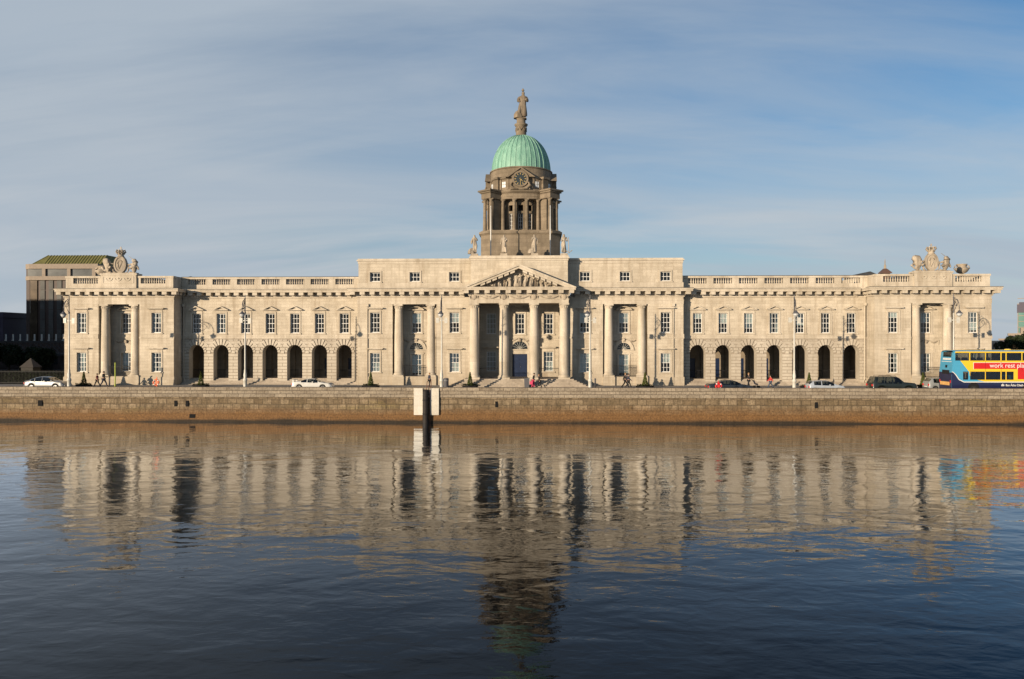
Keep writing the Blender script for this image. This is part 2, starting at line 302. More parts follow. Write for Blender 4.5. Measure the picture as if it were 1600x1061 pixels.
# quay wall
def quay_mat():
    m, nt, b = node_mat('quay wall masonry'); L = nt.links
    g = nt.nodes.new('ShaderNodeNewGeometry'); sp = nt.nodes.new('ShaderNodeSeparateXYZ'); L.new(g.outputs['Position'], sp.inputs[0])
    z = sp.outputs[2]
    wn = N(nt, 'ShaderNodeTexNoise', Scale=.5, Detail=5.0); L.new(g.outputs['Position'], wn.inputs['Vector'])
    def brick(bw, bh, offz, mortar, warp=0.0):
        cb = nt.nodes.new('ShaderNodeCombineXYZ'); L.new(sp.outputs[0], cb.inputs[0])
        a = N(nt, 'ShaderNodeMath', operation='ADD'); L.new(z, a.inputs[0]); a.inputs[1].default_value = offz
        w2 = N(nt, 'ShaderNodeMath', operation='MULTIPLY_ADD'); L.new(wn.outputs['Fac'], w2.inputs[0]); w2.inputs[1].default_value = warp; L.new(a.outputs[0], w2.inputs[2])
        L.new(w2.outputs[0], cb.inputs[1])
        br = nt.nodes.new('ShaderNodeTexBrick'); L.new(cb.outputs[0], br.inputs['Vector']); br.inputs['Scale'].default_value = 1
        br.inputs['Brick Width'].default_value = bw; br.inputs['Row Height'].default_value = bh; br.inputs['Mortar Size'].default_value = mortar
        br.inputs['Color1'].default_value = (0, 0, 0, 1); br.inputs['Color2'].default_value = (1, 1, 1, 1); br.inputs['Mortar'].default_value = (.5, .5, .5, 1); br.inputs['Mortar Smooth'].default_value = .3
        return br
    b1 = brick(1.25, .35, 3.33, .022); b2 = brick(.92, .56, 2.99+.56*.0, .045, .3)
    n1 = N(nt, 'ShaderNodeTexNoise', Scale=.8, Detail=9.0, Roughness=.7); L.new(g.outputs['Position'], n1.inputs['Vector'])
    mp = nt.nodes.new('ShaderNodeMapping'); mp.inputs['Scale'].default_value = (2.2, 1, .35); L.new(g.outputs['Position'], mp.inputs[0])
    n2 = N(nt, 'ShaderNodeTexNoise', Scale=1.0, Detail=8.0, Roughness=.7); L.new(mp.outputs[0], n2.inputs['Vector'])
    n3 = N(nt, 'ShaderNodeTexNoise', Scale=6, Detail=8.0, Roughness=.7); L.new(g.outputs['Position'], n3.inputs['Vector'])
    mp4 = nt.nodes.new('ShaderNodeMapping'); mp4.inputs['Scale'].default_value = (.06, 1, .4); L.new(g.outputs['Position'], mp4.inputs[0])
    n4 = N(nt, 'ShaderNodeTexNoise', Scale=1, Detail=4.0, Roughness=.6); L.new(mp4.outputs[0], n4.inputs['Vector'])
    up = mixc(nt, b1.outputs['Color'], (.19, .148, .10), (.37, .305, .22)); up = mixc(nt, ramp(nt, n1.outputs['Fac'], .35, .7), up, (.28, .235, .175))
    up = mixc(nt, b1.outputs['Fac'], up, (.13, .10, .07))
    up = mixc(nt, ramp(nt, n2.outputs['Fac'], .62, .75), up, (.14, .10, .07))
    lo = mixc(nt, b2.outputs['Color'], (.165, .115, .062), (.33, .25, .155)); lo = mixc(nt, ramp(nt, n1.outputs['Fac'], .4, .75), lo, (.12, .085, .042))
    lo = mixc(nt, ramp(nt, n4.outputs['Fac'], .58, .8), lo, (.22, .17, .05))
    j2 = N(nt, 'ShaderNodeMath', operation='MULTIPLY'); L.new(b2.outputs['Fac'], j2.inputs[0]); j2.inputs[1].default_value = .85
    lo = mixc(nt, j2.outputs[0], lo, (.08, .055, .03))
    lo = mixc(nt, ramp(nt, n2.outputs['Fac'], .5, .68), lo, (.085, .06, .03))
    zn = N(nt, 'ShaderNodeMath', operation='MULTIPLY_ADD'); L.new(n4.outputs['Fac'], zn.inputs[0]); zn.inputs[1].default_value = 1.0; L.new(z, zn.inputs[2])
    # tide marks: ochre-brown band then near-black weed line
    br_ = mixc(nt, n3.outputs['Fac'], (.10, .046, .013), (.22, .115, .038))
    lo = mixc(nt, ramp(nt, zn.outputs[0], -.6, -1.45), lo, br_)
    lo = mixc(nt, ramp(nt, zn.outputs[0], -1.86, -2.14), lo, (.026, .017, .008))
    st = ramp(nt, z, -.165, -.175)
    c = mixc(nt, st, up, lo)
    gr = mixc(nt, ramp(nt, n3.outputs['Fac'], .3, .7), (.55, .55, .55), (1.3, 1.3, 1.3)); c = mixc(nt, 1.0, c, gr, 'MULTIPLY')
    L.new(c, b.inputs['Base Color']); b.inputs['Roughness'].default_value = .85
    h = N(nt, 'ShaderNodeMath', operation='MULTIPLY_ADD'); L.new(b1.outputs['Fac'], h.inputs[0]); h.inputs[1].default_value = -.6; L.new(n3.outputs['Fac'], h.inputs[2])
    h2 = N(nt, 'ShaderNodeMath', operation='MULTIPLY_ADD'); L.new(n1.outputs['Fac'], h2.inputs[0]); h2.inputs[1].default_value = 1.2; L.new(h.outputs[0], h2.inputs[2])
    bp = N(nt, 'ShaderNodeBump', Strength=.7, Distance=.06); L.new(h2.outputs[0], bp.inputs['Height']); L.new(bp.outputs[0], b.inputs['Normal'])
    return m
M['quay'] = quay_mat()
mb = MB(); mb.smooth = False
# lower face slightly irregular, pitched with shallow pilaster-like blocks
nx = 900
rows = [(-.17, .06), (-.20, .0), (-.74, .02), (-.80, .05), (-1.2, .03), (-1.6, .02), (-2.0, .0), (-2.6, -.05), (-3.4, -.08)]
from mathutils import noise as nz
vs = []
for z, o in rows:
    for i in range(nx+1):
        x = -150+300*i/nx
        vs.append((x, -15.98+o-.07*nz.noise(Vector((x*.8, z*1.3, 0)))-.03*nz.noise(Vector((x*3, z*4, 5))), z))
fs = [(r*(nx+1)+i, (r+1)*(nx+1)+i, (r+1)*(nx+1)+i+1, r*(nx+1)+i+1) for r in range(len(rows)-1) for i in range(nx)]
mb.add(vs, fs)
qr = random.Random(5)
for (z0, z1) in ((.51, .88), (.19, .50), (-.17, .18)):       # three dressed courses, each block a little proud or shy
    x = -150
    while x < 150:
        wd = qr.uniform(.7, 1.9); o = qr.uniform(0, .025)+(.06 if z0 > .5 else 0); dz = qr.uniform(0, .02)
        mb.box(x, x+wd-.018, -16.0-o, -15.45, z0, z1-dz if z0 < .5 else z1-qr.uniform(0, .012)); x += wd
mb.box(-150, 150, -15.94, -15.5, -.18, .86)
qw = tag(mb.build('quay_wall', 'quay'), 'long weathered granite quay wall with brown tide stained base above the river', 'wall')
mb = MB(); mb.smooth = False
for (x0, x1) in ((-49.95, -49.5), (-35.5, -35.2), (-34.3, -34.0), (30.3, 30.6), (-2.1, -1.85)):
    mb.box(x0, x1, -16.03, -15.9, -1.15, -.55)
mb.box(-33.9, -33.3, -16.03, -15.9, -2.35, -1.95)
mb.build('drain_opening', plain('black void', (.004, .004, .004), 1.0), qw)
def panel(x0, x1, n):
    mb = MB(); mb.box(x0, x1, -16.19, -15.98, -1.95, .80)
    return mb.build('painted_panel', 'whitewash', qw)
panel(-10.46, -9.55, 0); panel(-8.82, -7.88, 1)
# fender pile with ladder
pl = thing('fender_pile', 'tall tarred black timber pile standing in water before the white painted wall panels', 'pile', (-9.22, -16.45, WZ))
mb = MB(); mb.smooth = True
mb.lathe([(.30, -1.5), (.31, 0), (.29, 1.3), (.27, 3.1), (.22, 3.42)], n=12); mb.smooth = False
mb.build('timber_post', 'wood', pl)
for z in (.9, 2.3):
    mb = MB(); mb.smooth = True; mb.lathe([(.315, 0), (.315, .09)], 0, 0, z, 12); mb.build('iron_band', 'iron', pl)
ld = thing('ladder', 'rusty iron ladder climbing the quay wall between white panels', 'ladder', (-8.97, -16.3, WZ))
mb = MB(); mb.tube([(-.16, 0, -.6), (-.16, 0, 3.9), (-.16, .5, 4.25), (-.16, 1.0, 4.2), (-.16, 1.0, 2.7)], .03)
mb.tube([(.2, 0, -.6), (.2, 0, 3.9), (.2, .5, 4.25), (.2, 1.0, 4.2), (.2, 1.0, 2.7)], .03)
M['rustiron'] = plain('rusty iron', (.16, .07, .04), .8, var=.4); mb.build('stile', 'rustiron', ld)
for i in range(11): mb = MB(); mb.tube([(-.16, 0, .1+i*.31), (.2, 0, .1+i*.31)], .025); mb.build('rung', 'rustiron', ld)
# water
def water_mat():
    m, nt, b = node_mat('river water'); L = nt.links
    g = nt.nodes.new('ShaderNodeNewGeometry')
    nt.nodes.remove(b); out = nt.nodes['Material Output']
    df = nt.nodes.new('ShaderNodeBsdfDiffuse'); df.inputs[0].default_value = (.004, .0045, .005, 1)
    gs = nt.nodes.new('ShaderNodeBsdfGlossy'); gs.inputs['Roughness'].default_value = 0.0; gs.inputs[0].default_value = (.90, .94, 1, 1)
    fr = N(nt, 'ShaderNodeFresnel', IOR=1.333); pw = N(nt, 'ShaderNodeMath', operation='POWER'); L.new(fr.outputs[0], pw.inputs[0]); pw.inputs[1].default_value = 1.7
    ml = N(nt, 'ShaderNodeMath', operation='MULTIPLY'); ml.use_clamp = True; L.new(pw.outputs[0], ml.inputs[0]); ml.inputs[1].default_value = 3.2
    mx = nt.nodes.new('ShaderNodeMixShader'); L.new(ml.outputs[0], mx.inputs[0]); L.new(df.outputs[0], mx.inputs[1]); L.new(gs.outputs[0], mx.inputs[2]); L.new(mx.outputs[0], out.inputs[0])
    def noise(sx, sy, sc, det, rough, dist=0, rot=0):
        mp = nt.nodes.new('ShaderNodeMapping'); mp.inputs['Scale'].default_value = (sx, sy, 1); mp.inputs['Rotation'].default_value = (0, 0, rot); L.new(g.outputs['Position'], mp.inputs[0])
        n = N(nt, 'ShaderNodeTexNoise', Scale=sc, Detail=det, Roughness=rough, Distortion=dist); L.new(mp.outputs[0], n.inputs['Vector']); return n.outputs['Fac']
    big = noise(.26, .42, 1, 2, .45, .4, .12); mid = noise(1.0, 1.6, 1, 2, .5, .5, -.1); fine = noise(3.5, 5.5, 1, 3, .6, .3, .05)
    patch = noise(.03, .06, 1, 3, .5)
    def mul(a, k):
        n = N(nt, 'ShaderNodeMath', operation='MULTIPLY'); L.new(a, n.inputs[0])
        if hasattr(k, 'is_linked'): L.new(k, n.inputs[1])
        else: n.inputs[1].default_value = k
        return n.outputs[0]
    def add(a, c):
        n = N(nt, 'ShaderNodeMath', operation='ADD'); L.new(a, n.inputs[0]); L.new(c, n.inputs[1]); return n.outputs[0]
    pk = ramp(nt, patch, .35, .65); pk2 = N(nt, 'ShaderNodeMath', operation='MULTIPLY_ADD'); L.new(pk, pk2.inputs[0]); pk2.inputs[1].default_value = 1.4; pk2.inputs[2].default_value = .35
    h = add(mul(big, BIG), mul(mid, MID)); h = add(h, mul(mul(fine, FINE), pk2.outputs[0]))
    bp = N(nt, 'ShaderNodeBump', Strength=1.0, Distance=1.0); L.new(h, bp.inputs['Height']); L.new(bp.outputs[0], gs.inputs['Normal']); L.new(bp.outputs[0], fr.inputs['Normal'])
    return m
BIG, MID, FINE = .066, .0150, .0024
M['water'] = water_mat()
mb = MB(); mb.quad((-900, -300, WZ), (900, -300, WZ), (900, -15.5, WZ), (-900, -15.5, WZ)); struct(mb.build('water', 'water'))
#%%BUILDING
B = thing('domed_building', 'long pale stone neoclassical building with columned portico, arcaded wings and green copper dome', 'building')
def P(mb, name, mats, parent=B): return mb.build(name, mats, parent)
ZC = 12.1
def wallgrid(mb, x0, x1, z0, z1, y, holes, depth):
    xs = sorted(set([x0, x1]+[h[0] for h in holes]+[h[1] for h in holes])); zs = sorted(set([z0, z1]+[h[2] for h in holes]+[h[3] for h in holes]))
    for i in range(len(xs)-1):
        for j in range(len(zs)-1):
            cx = (xs[i]+xs[i+1])/2; cz = (zs[j]+zs[j+1])/2
            if any(h[0] < cx < h[1] and h[2] < cz < h[3] for h in holes): continue
            mb.quad((xs[i], y, zs[j]), (xs[i+1], y, zs[j]), (xs[i+1], y, zs[j+1]), (xs[i], y, zs[j+1]))
    for a, b, c, d in holes:
        yy = y+depth
        mb.quad((a, y, c), (a, y, d), (a, yy, d), (a, yy, c)); mb.quad((b, y, d), (b, y, c), (b, yy, c), (b, yy, d))
        mb.quad((a, y, d), (b, y, d), (b, yy, d), (a, yy, d)); mb.quad((b, y, c), (a, y, c), (a, yy, c), (b, yy, c))
nwin = 0
def window(cx, z0, w, h, y, hood, rows=4, cols=3, reveal=.28, blind=None, surround=True, dark=False):
    """stone surround with hood; white sash, glass and blind as its pieces"""
    global nwin; nwin += 1
    hw = w/2; mb = MB(); t = .2; p = .07
    if surround:
        mb.box(cx-hw-t, cx-hw, y-p, y+.05, z0-.02, z0+h+.02); mb.box(cx+hw, cx+hw+t, y-p, y+.05, z0-.02, z0+h+.02)
        mb.box(cx-hw-t, cx+hw+t, y-p-.003, y+.05, z0+h+.02, z0+h+.22)
        mb.box(cx-hw-t-.05, cx+hw+t+.05, y-p-.06, y+.05, z0-.16, z0-.02)
    if hood == 'flat':
        mb.box(cx-hw-t+.04, cx+hw+t-.04, y-.05, y+.05, z0+h+.22, z0+h+.42)
        mb.box(cx-hw-t-.1, cx+hw+t+.1, y-.2, y+.05, z0+h+.42, z0+h+.50); mb.box(cx-hw-t-.26, cx+hw+t+.26, y-.46, y+.05, z0+h+.50, z0+h+.63)
    if hood in ('ped', 'seg'):
        zb = z0+h+(.42 if hood == 'ped' else .35); e = hw+t+.22
        mb.box(cx-hw-t+.04, cx+hw+t-.04, y-.04, y+.05, z0+h+.22, zb)
        mb.box(cx-e, cx+e, y-.36, y+.05, zb, zb+.09)
        if hood == 'ped':
            k = .46; th = .11
            mb.prism([(cx-e, zb+.09), (cx-e+.25, zb+.09), (cx, zb+.09+k-.13), (cx, zb+.09+k)], y-.40, y+.05); mb.prism([(cx, zb+.09+k), (cx, zb+.09+k-.13), (cx+e-.25, zb+.09), (cx+e, zb+.09)], y-.40, y+.05)
            mb.prism([(cx-e+.2, zb+.09), (cx+e-.2, zb+.09), (cx, zb+.09+k-.08)], y-.09, y+.05)
        else:
            n = 8; R = (e*e+.4*.4)/(2*.4); A = math.asin(e/R)
            for i in range(n):
                a0 = -A+2*A*i/n; a1 = -A+2*A*(i+1)/n
                q = [(cx+r*sin(a), zb+.09+.4-R+r*cos(a)) for a, r in ((a0, R), (a1, R), (a1, R-.1), (a0, R-.1))]
                mb.prism(q, y-.40, y+.05)
    wd = fixn(mb.build('window', 'trim', B)) if mb.f else thing('window', '', '')
    if not mb.f:
        wd.parent = B
        del wd['label']; del wd['category']
    yy = y+reveal; f = MB()
    f.box(cx-hw, cx-hw+.07, yy-.06, yy, z0, z0+h); f.box(cx+hw-.07, cx+hw, yy-.06, yy, z0, z0+h)
    f.box(cx-hw+.07, cx+hw-.07, yy-.06, yy, z0+h-.08, z0+h); f.box(cx-hw+.07, cx+hw-.07, yy-.06, yy, z0, z0+.1)
    for i in range(1, cols): xx = cx-hw+w*i/cols; f.box(xx-.024, xx+.024, yy-.042, yy-.004, z0+.1, z0+h-.08)
    for j in range(1, rows): zz = z0+h*j/rows; k = .034 if j*2 == rows else .024; f.box(cx-hw+.07, cx+hw-.07, yy-.045, yy-.002, zz-k, zz+k)
    f.build('frame', 'white', wd)
    g = MB()
    for q in (0, 1):
        za_, zb2 = (z0+.02, z0+h/2) if q == 0 else (z0+h/2, z0+h-.02); e1, e2 = RND.uniform(-.012, .012), RND.uniform(-.012, .012)
        g.quad((cx-hw+.02, yy-.012+e1, za_), (cx+hw-.02, yy-.012-e1, za_), (cx+hw-.02, yy-.012-e1+e2, zb2), (cx-hw+.02, yy-.012+e1+e2, zb2))
    g.build('pane', 'glass', wd)
    if blind is None: blind = RND.choice([0, 0, .3, .5, .5, .62, .75, .9, 1, 'curt', 'curt'])
    if blind == 'curt':
        bl = MB()
        for s in (-1, 1):
            xx = cx+s*hw*.62
            for q in range(4): bl.box(xx-hw*.33+q*hw*.17, xx-hw*.33+(q+1)*hw*.17-.01, yy+.06+.03*(q % 2), yy+.1+.03*(q % 2), z0+.05, z0+h-.05)
        bl.build('curtain', 'blind', wd)
    elif blind > 0:
        bl = MB(); n = 7
        for q in range(n):
            xa = cx-hw+.05+(w-.1)*q/n; bl.box(xa, xa+(w-.1)/n-.004, yy+.05+.025*(q % 2), yy+.07+.025*(q % 2), z0+h*(1-blind)+.04, z0+h-.05)
        bl.build('blind', 'blind', wd)
    return wd
# proper column prototypes (shaft + base + capital), copied with their pieces
def column_proto(h, r, square=.66):
    mb = MB(); mb.smooth = True
    b0 = .42; c0 = h-.62
    prof = [(r*1.02, b0)]+[(r*(1-.17*max(0, (t-.3)/.7)**1.5), b0+(c0-b0)*t) for t in [i/10 for i in range(0, 11)]]
    mb.lathe(prof, n=28, cap=False); c = mb.build('column', 'trim', B)
    mb = MB(); mb.box(-square, square, -square, square, 0, .16); mb.smooth = True
    mb.lathe([(r*1.22, .16), (r*1.3, .22), (r*1.22, .29), (r*1.1, .31), (r*1.08, .34), (r*1.14, .38), (r*1.02, .44)], n=24)
    mb.build('base', 'trim', c)
    rt = r*.83; mb = MB(); mb.smooth = True
    mb.lathe([(rt*1.0, c0-.01), (rt*1.1, c0+.03), (rt*1.0, c0+.07), (rt*1.02, c0+.3), (rt*1.22, c0+.40), (rt*1.25, c0+.44)], n=24); mb.smooth = False
    mb.box(-rt*1.22, rt*1.22, -rt*1.22, rt*1.22, h-.2, h)
    for k in range(16):          # small leaf carving round the necking
        a = 2*pi*k/16; mb.box(rt*1.05*cos(a)-.04, rt*1.05*cos(a)+.04, rt*1.05*sin(a)-.04, rt*1.05*sin(a)+.04, c0+.1, c0+.3)
    mb.build('capital', 'trim', c)
    return c
def at(o, x, y, z): o.location = (x, y, z); return o
col0 = column_proto(10.2-1.2, .55); used = [0]
def column(x, y, z=1.2):
    o = col0 if not used[0] else dup(col0, B); used[0] = 1; o.location = (x, y, z); return o
# cornice run facing -Y
def cornice(mb, x0, x1, yw, yb, z=ZC, endl=0, endr=0, skipm=None, sideL=False, sideR=False):
    mb.box(x0-endl*.13, x1+endr*.13, yw-.13, yb, z-1.02, z-.86); mb.box(x0-endl*.2, x1+endr*.2, yw-.2, yb, z-.86, z-.74)
    mb.box(x0-endl*.98, x1+endr*.98, yw-1.03, yb, z-.37, z-.14); mb.box(x0-endl*1.05, x1+endr*1.05, yw-1.12, yb, z-.14, z)
    mb.box(x0-endl*.16, x1+endr*.16, yw-.16, yb, z-.74, z-.37)
    n = max(1, round((x1-x0+.75*(endl+endr))/1.16)); st = (x1-x0+.75*(endl+endr)-.6)/max(1, n-1) if n > 1 else 0
    for i in range(n):
        xm = x0-.75*endl+.3+st*i
        if skipm and skipm[0] < xm < skipm[1]: continue
        mb.box(xm-.30, xm+.30, yw-.95, yw-.16, z-.74, z-.37)
    for sd, on in ((-1, sideL), (1, sideR)):
        if on:
            xe = x0 if sd < 0 else x1
            y = yw+.7
            while y < yb-.5:
                mb.box(*sorted((xe+sd*.16, xe+sd*.62)), y-.30, y+.30, z-.74, z-.37); y += 1.16
def entab(mb, x0, x1, yw, yb, el=0, er=0):       # architrave + frieze
    mb.box(x0-.03*el, x1+.03*er, yw-.03, yb, 10.2, 10.62); mb.box(x0-.07*el, x1+.07*er, yw-.07, yb, 10.62, 10.72)
    mb.box(x0, x1, yw, yb, 10.72, ZC-1.02)
# ---- pavilions
def pavilion(s):
    cx = 50.05*s; x0, x1 = cx-6.95, cx+6.95; W = MB()
    holes = [(cx+o-.6, cx+o+.6, z, z+2.5-(z < 3)*.1) for o in (-4.75, 4.75) for z in (1.75, 6.62)]
    holes.append((cx-2.6, cx+2.6, 1.2, 10.2))
    wh = [h for h in holes[:4]]
    # front with window holes (shallow) and recess (deep)
    for (a, b, hs) in ((x0, cx-2.6, [h for h in wh if h[0] < cx]), (cx+2.6, x1, [h for h in wh if h[0] > cx])):
        wallgrid(W, a, b, 1.2, 10.2, 0, hs, .4)
    rd = 1.75
    W.quad((cx-2.6, 0, 1.2), (cx-2.6, 0, 10.2), (cx-2.6, rd, 10.2), (cx-2.6, rd, 1.2)); W.quad((cx+2.6, 0, 10.2), (cx+2.6, 0, 1.2), (cx+2.6, rd, 1.2), (cx+2.6, rd, 10.2))
    W.quad((cx-2.6, rd, 10.2), (cx-2.6, 0, 10.2), (cx+2.6, 0, 10.2), (cx+2.6, rd, 10.2))
    wallgrid(W, cx-2.6, cx+2.6, 1.2, 10.2, rd, [(cx-.6, cx+.6, 6.62, 9.12), (cx-.6, cx+.6, 1.8, 4.1)], .4)
    W.box(x0, x1, 2.25, 52, .3, 10.2, skip='fb'); W.quad((x0, 0, 1.2), (x0, 0, 10.2), (x0, 2.25, 10.2), (x0, 2.25, 1.2)); W.quad((x1, 0, 10.2), (x1, 0, 1.2), (x1, 2.25, 1.2), (x1, 2.25, 10.2))
    P(W, 'wall', 'stone')
    T = MB(); T.box(x0-.1, x1+.1, -.1, 52, 0, 1.1); T.box(x0-.05, x1+.05, -.05, 1.9, 1.1, 1.2)
    for (a, b) in ((x0-.08, cx-2.6), (cx+2.6, x1+.08)):
        T.box(a, b, -.09, .1, 5.92, 6.14); T.box(a+.03, b-.03 if b < cx else b-.03, -.045, .1, 6.14, 6.5)
    T.box(cx-2.6, cx+2.6, rd-.08, rd+.1, 5.92, 6.14)
    for xx in (cx-1.9, cx+1.9): T.box(xx-.72, xx+.72, -.25, .6, 1.1-.95, 1.2)
    T.box(x0-.08, x0+.1, .1, 2.3, 5.92, 6.14); T.box(x1-.1, x1+.08, .1, 2.3, 5.92, 6.14)
    P(T, 'plinth', 'stone')
    E = MB(); entab(E, x0, x1, 0, 52, 1, 1); el_, er_ = (.66, 1) if s < 0 else (1, .72); cornice(E, x0, x1, 0, 52, endl=el_, endr=er_, sideL=True, sideR=True); P(E, 'entablature', 'trim'); Fl = MB(); Fl.box(x0-1.07*el_, x1+1.07*er_, -1.14, .05, ZC, ZC+.055); P(Fl, 'flashing', 'lead')
    for o in (-4.75, 4.75):
        window(cx+o, 1.75, 1.2, 2.4, 0, 'flat'); window(cx+o, 6.62, 1.2, 2.5, 0, 'flat')
    window(cx, 6.62, 1.2, 2.5, rd, 'seg'); window(cx, 1.8, 1.2, 2.3, rd, None)
    for o in (-1.9, 1.9): column(cx+o, .4)
    # blank tympanum + keystone mask over the ground window
    A = MB(); n = 16
    for i in range(n):
        a0, a1 = pi*i/n, pi*(i+1)/n
        for r0, r1, pr in ((.95, 1.15, .08), (.80, .95, .04)):
            A.prism([(cx+r*cos(a), 4.2+r*sin(a)) for a, r in ((a0, r0), (a0, r1), (a1, r1), (a1, r0))], rd-pr, rd+.02)
    A.box(cx-1.3, cx+1.3, rd-.07, rd+.02, 4.12, 4.22); P(A, 'blind_arch', 'trim')
    k = link('keystone_head', head_me, B, (cx, rd-.02, 5.55)); k.scale = (.85, .7, .85)
    for sd in (-1, 1):
        g = MB(); g.tube([(cx+sd*(.35+.28*t), rd-.06, 5.72-.28*sin(pi*t/4)) for t in range(0, 5)], [.05, .09, .12, .09, .05]); g.tube([(cx+sd*1.5, rd-.05, 5.7), (cx+sd*1.52, rd-.05, 5.1)], [.1, .04]); P(g, 'garland', 'sculpt')
    railing(cx-1.35, cx+1.35, .12, 1.2, 2.45)
    # parapet
    Bm = MB(); Bm.box(x0+.12, x1-.12, .1, .7, ZC, 12.8); Bm.box(x0+.12, x0+.72, .7, 51, ZC, 13.74); Bm.box(x1-.72, x1-.12, .7, 51, ZC, 13.74)
    Bm.box(cx-2.25, cx+2.25, -.12, 1.1, 12.1, 13.85); Bm.box(cx-2.35, cx+2.35, -.2, 1.2, 13.85, 14.05)
    for sd in (-1, 1):
        a, b = sorted((cx+sd*2.25, cx+sd*2.7)); Bm.box(a, b, .1, .7, 12.8, 13.5)
        a, b = sorted((cx+sd*5.9, cx+sd*6.83)); Bm.box(a, b, .1, .7, 12.8, 13.5)
        a, b = sorted((cx+sd*2.36, cx+sd*6.9)); Bm.box(a, b, .03, .77, 13.5, 13.74)
        balusters(cx+sd*4.3, 11, .4, .292)
    # three swag panels on the pedestal
    for q in (-1, 0, 1):
        qx = cx+q*1.15; Bm.tube([(qx+.4*cos(pi+pi*t/6), -.14, 13.45-.33*sin(pi*t/6)) for t in range(7)], .045, 5); Bm.lathe([(.02, -.1), (.13, 0), (.02, .1)], qx, -.13, 13.42, 8)
    for (a, b, c, d) in ((cx-1.9, cx+1.9, 12.82, 12.88), (cx-1.9, cx+1.9, 13.62, 13.68), (cx-1.95, cx-1.88, 12.88, 13.62), (cx+1.88, cx+1.95, 12.88, 13.62)): Bm.box(a, b, -.16, -.1, c, d)
    P(Bm, 'parapet', 'trim')
    R = MB(); R.box(x0+.75, x1-.75, .8, 51, 12.11, 12.6); R.prism([(x0+1.5, 12.6), (x1-1.5, 12.6), (cx, 14.2)], 5, 50); P(R, 'roof', 'lead')
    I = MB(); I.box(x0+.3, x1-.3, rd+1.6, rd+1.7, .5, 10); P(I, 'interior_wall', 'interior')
    # downpipe in the re-entrant corner
    D = MB(); xp = cx-s*7.25; D.tube([(xp, 2.12, 10.3), (xp, 2.12, .9), (xp-s*.3, 2.0, .35), (xp-s*.35, 1.9, .1)], .07); D.box(xp-.17, xp+.17, 1.95, 2.28, 10.0, 10.35); P(D, 'downpipe', 'trim')
# balusters: first hundred separate, the rest as one
mbal = MB(); mbal.smooth = True
mbal.lathe([(.09, 0), (.09, .05), (.05, .08), (.10, .2), (.105, .28), (.05, .48), (.045, .56), (.085, .60), (.085, .70)], n=8); bal_o = mbal.build('baluster', 'trim', B)
bal_n = [0]; bal_rest = MB(); bal_rest.smooth = True
def balusters(cx, n, y, pitch):
    for i in range(n):
        x = cx+(i-(n-1)/2)*pitch
        if bal_n[0] < 100:
            o = bal_o if bal_n[0] == 0 else bal_o.copy()
            if bal_n[0]: C.objects.link(o); o.parent = B
            o.location = (x, y, 12.8); bal_n[0] += 1
        else: bal_rest.lathe([(.09, 0), (.09, .05), (.05, .08), (.10, .2), (.105, .28), (.05, .48), (.045, .56), (.085, .60), (.085, .70)], x, y, 12.8, n=8)
def railing(x0, x1, y, z0, z1, parent=B):
    R = MB(); R.box(x0, x1, y-.025, y+.025, z1-.05, z1); R.box(x0, x1, y-.02, y+.02, z0+.12, z0+.16)
    n = int((x1-x0)/.14)
    for i in range(n+1): x = x0+(x1-x0)*i/n; R.box(x-.011, x+.011, y-.011, y+.011, z0, z1+.08)
    return P(R, 'railing', 'iron')
head_me = skin_mesh('head', [(0, -.12, .32), (0, -.18, .1), (0, -.2, -.1), (0, -.14, -.3), (-.2, -.05, .2), (.2, -.05, .2), (-.2, -.05, -.2), (.2, -.05, -.2)], [(0, 1), (1, 2), (2, 3), (0, 4), (0, 5), (2, 6), (2, 7)], [.17, .17, .13, .12, .12, .12, .09, .09], 'sculpt', 1, .05, 3)
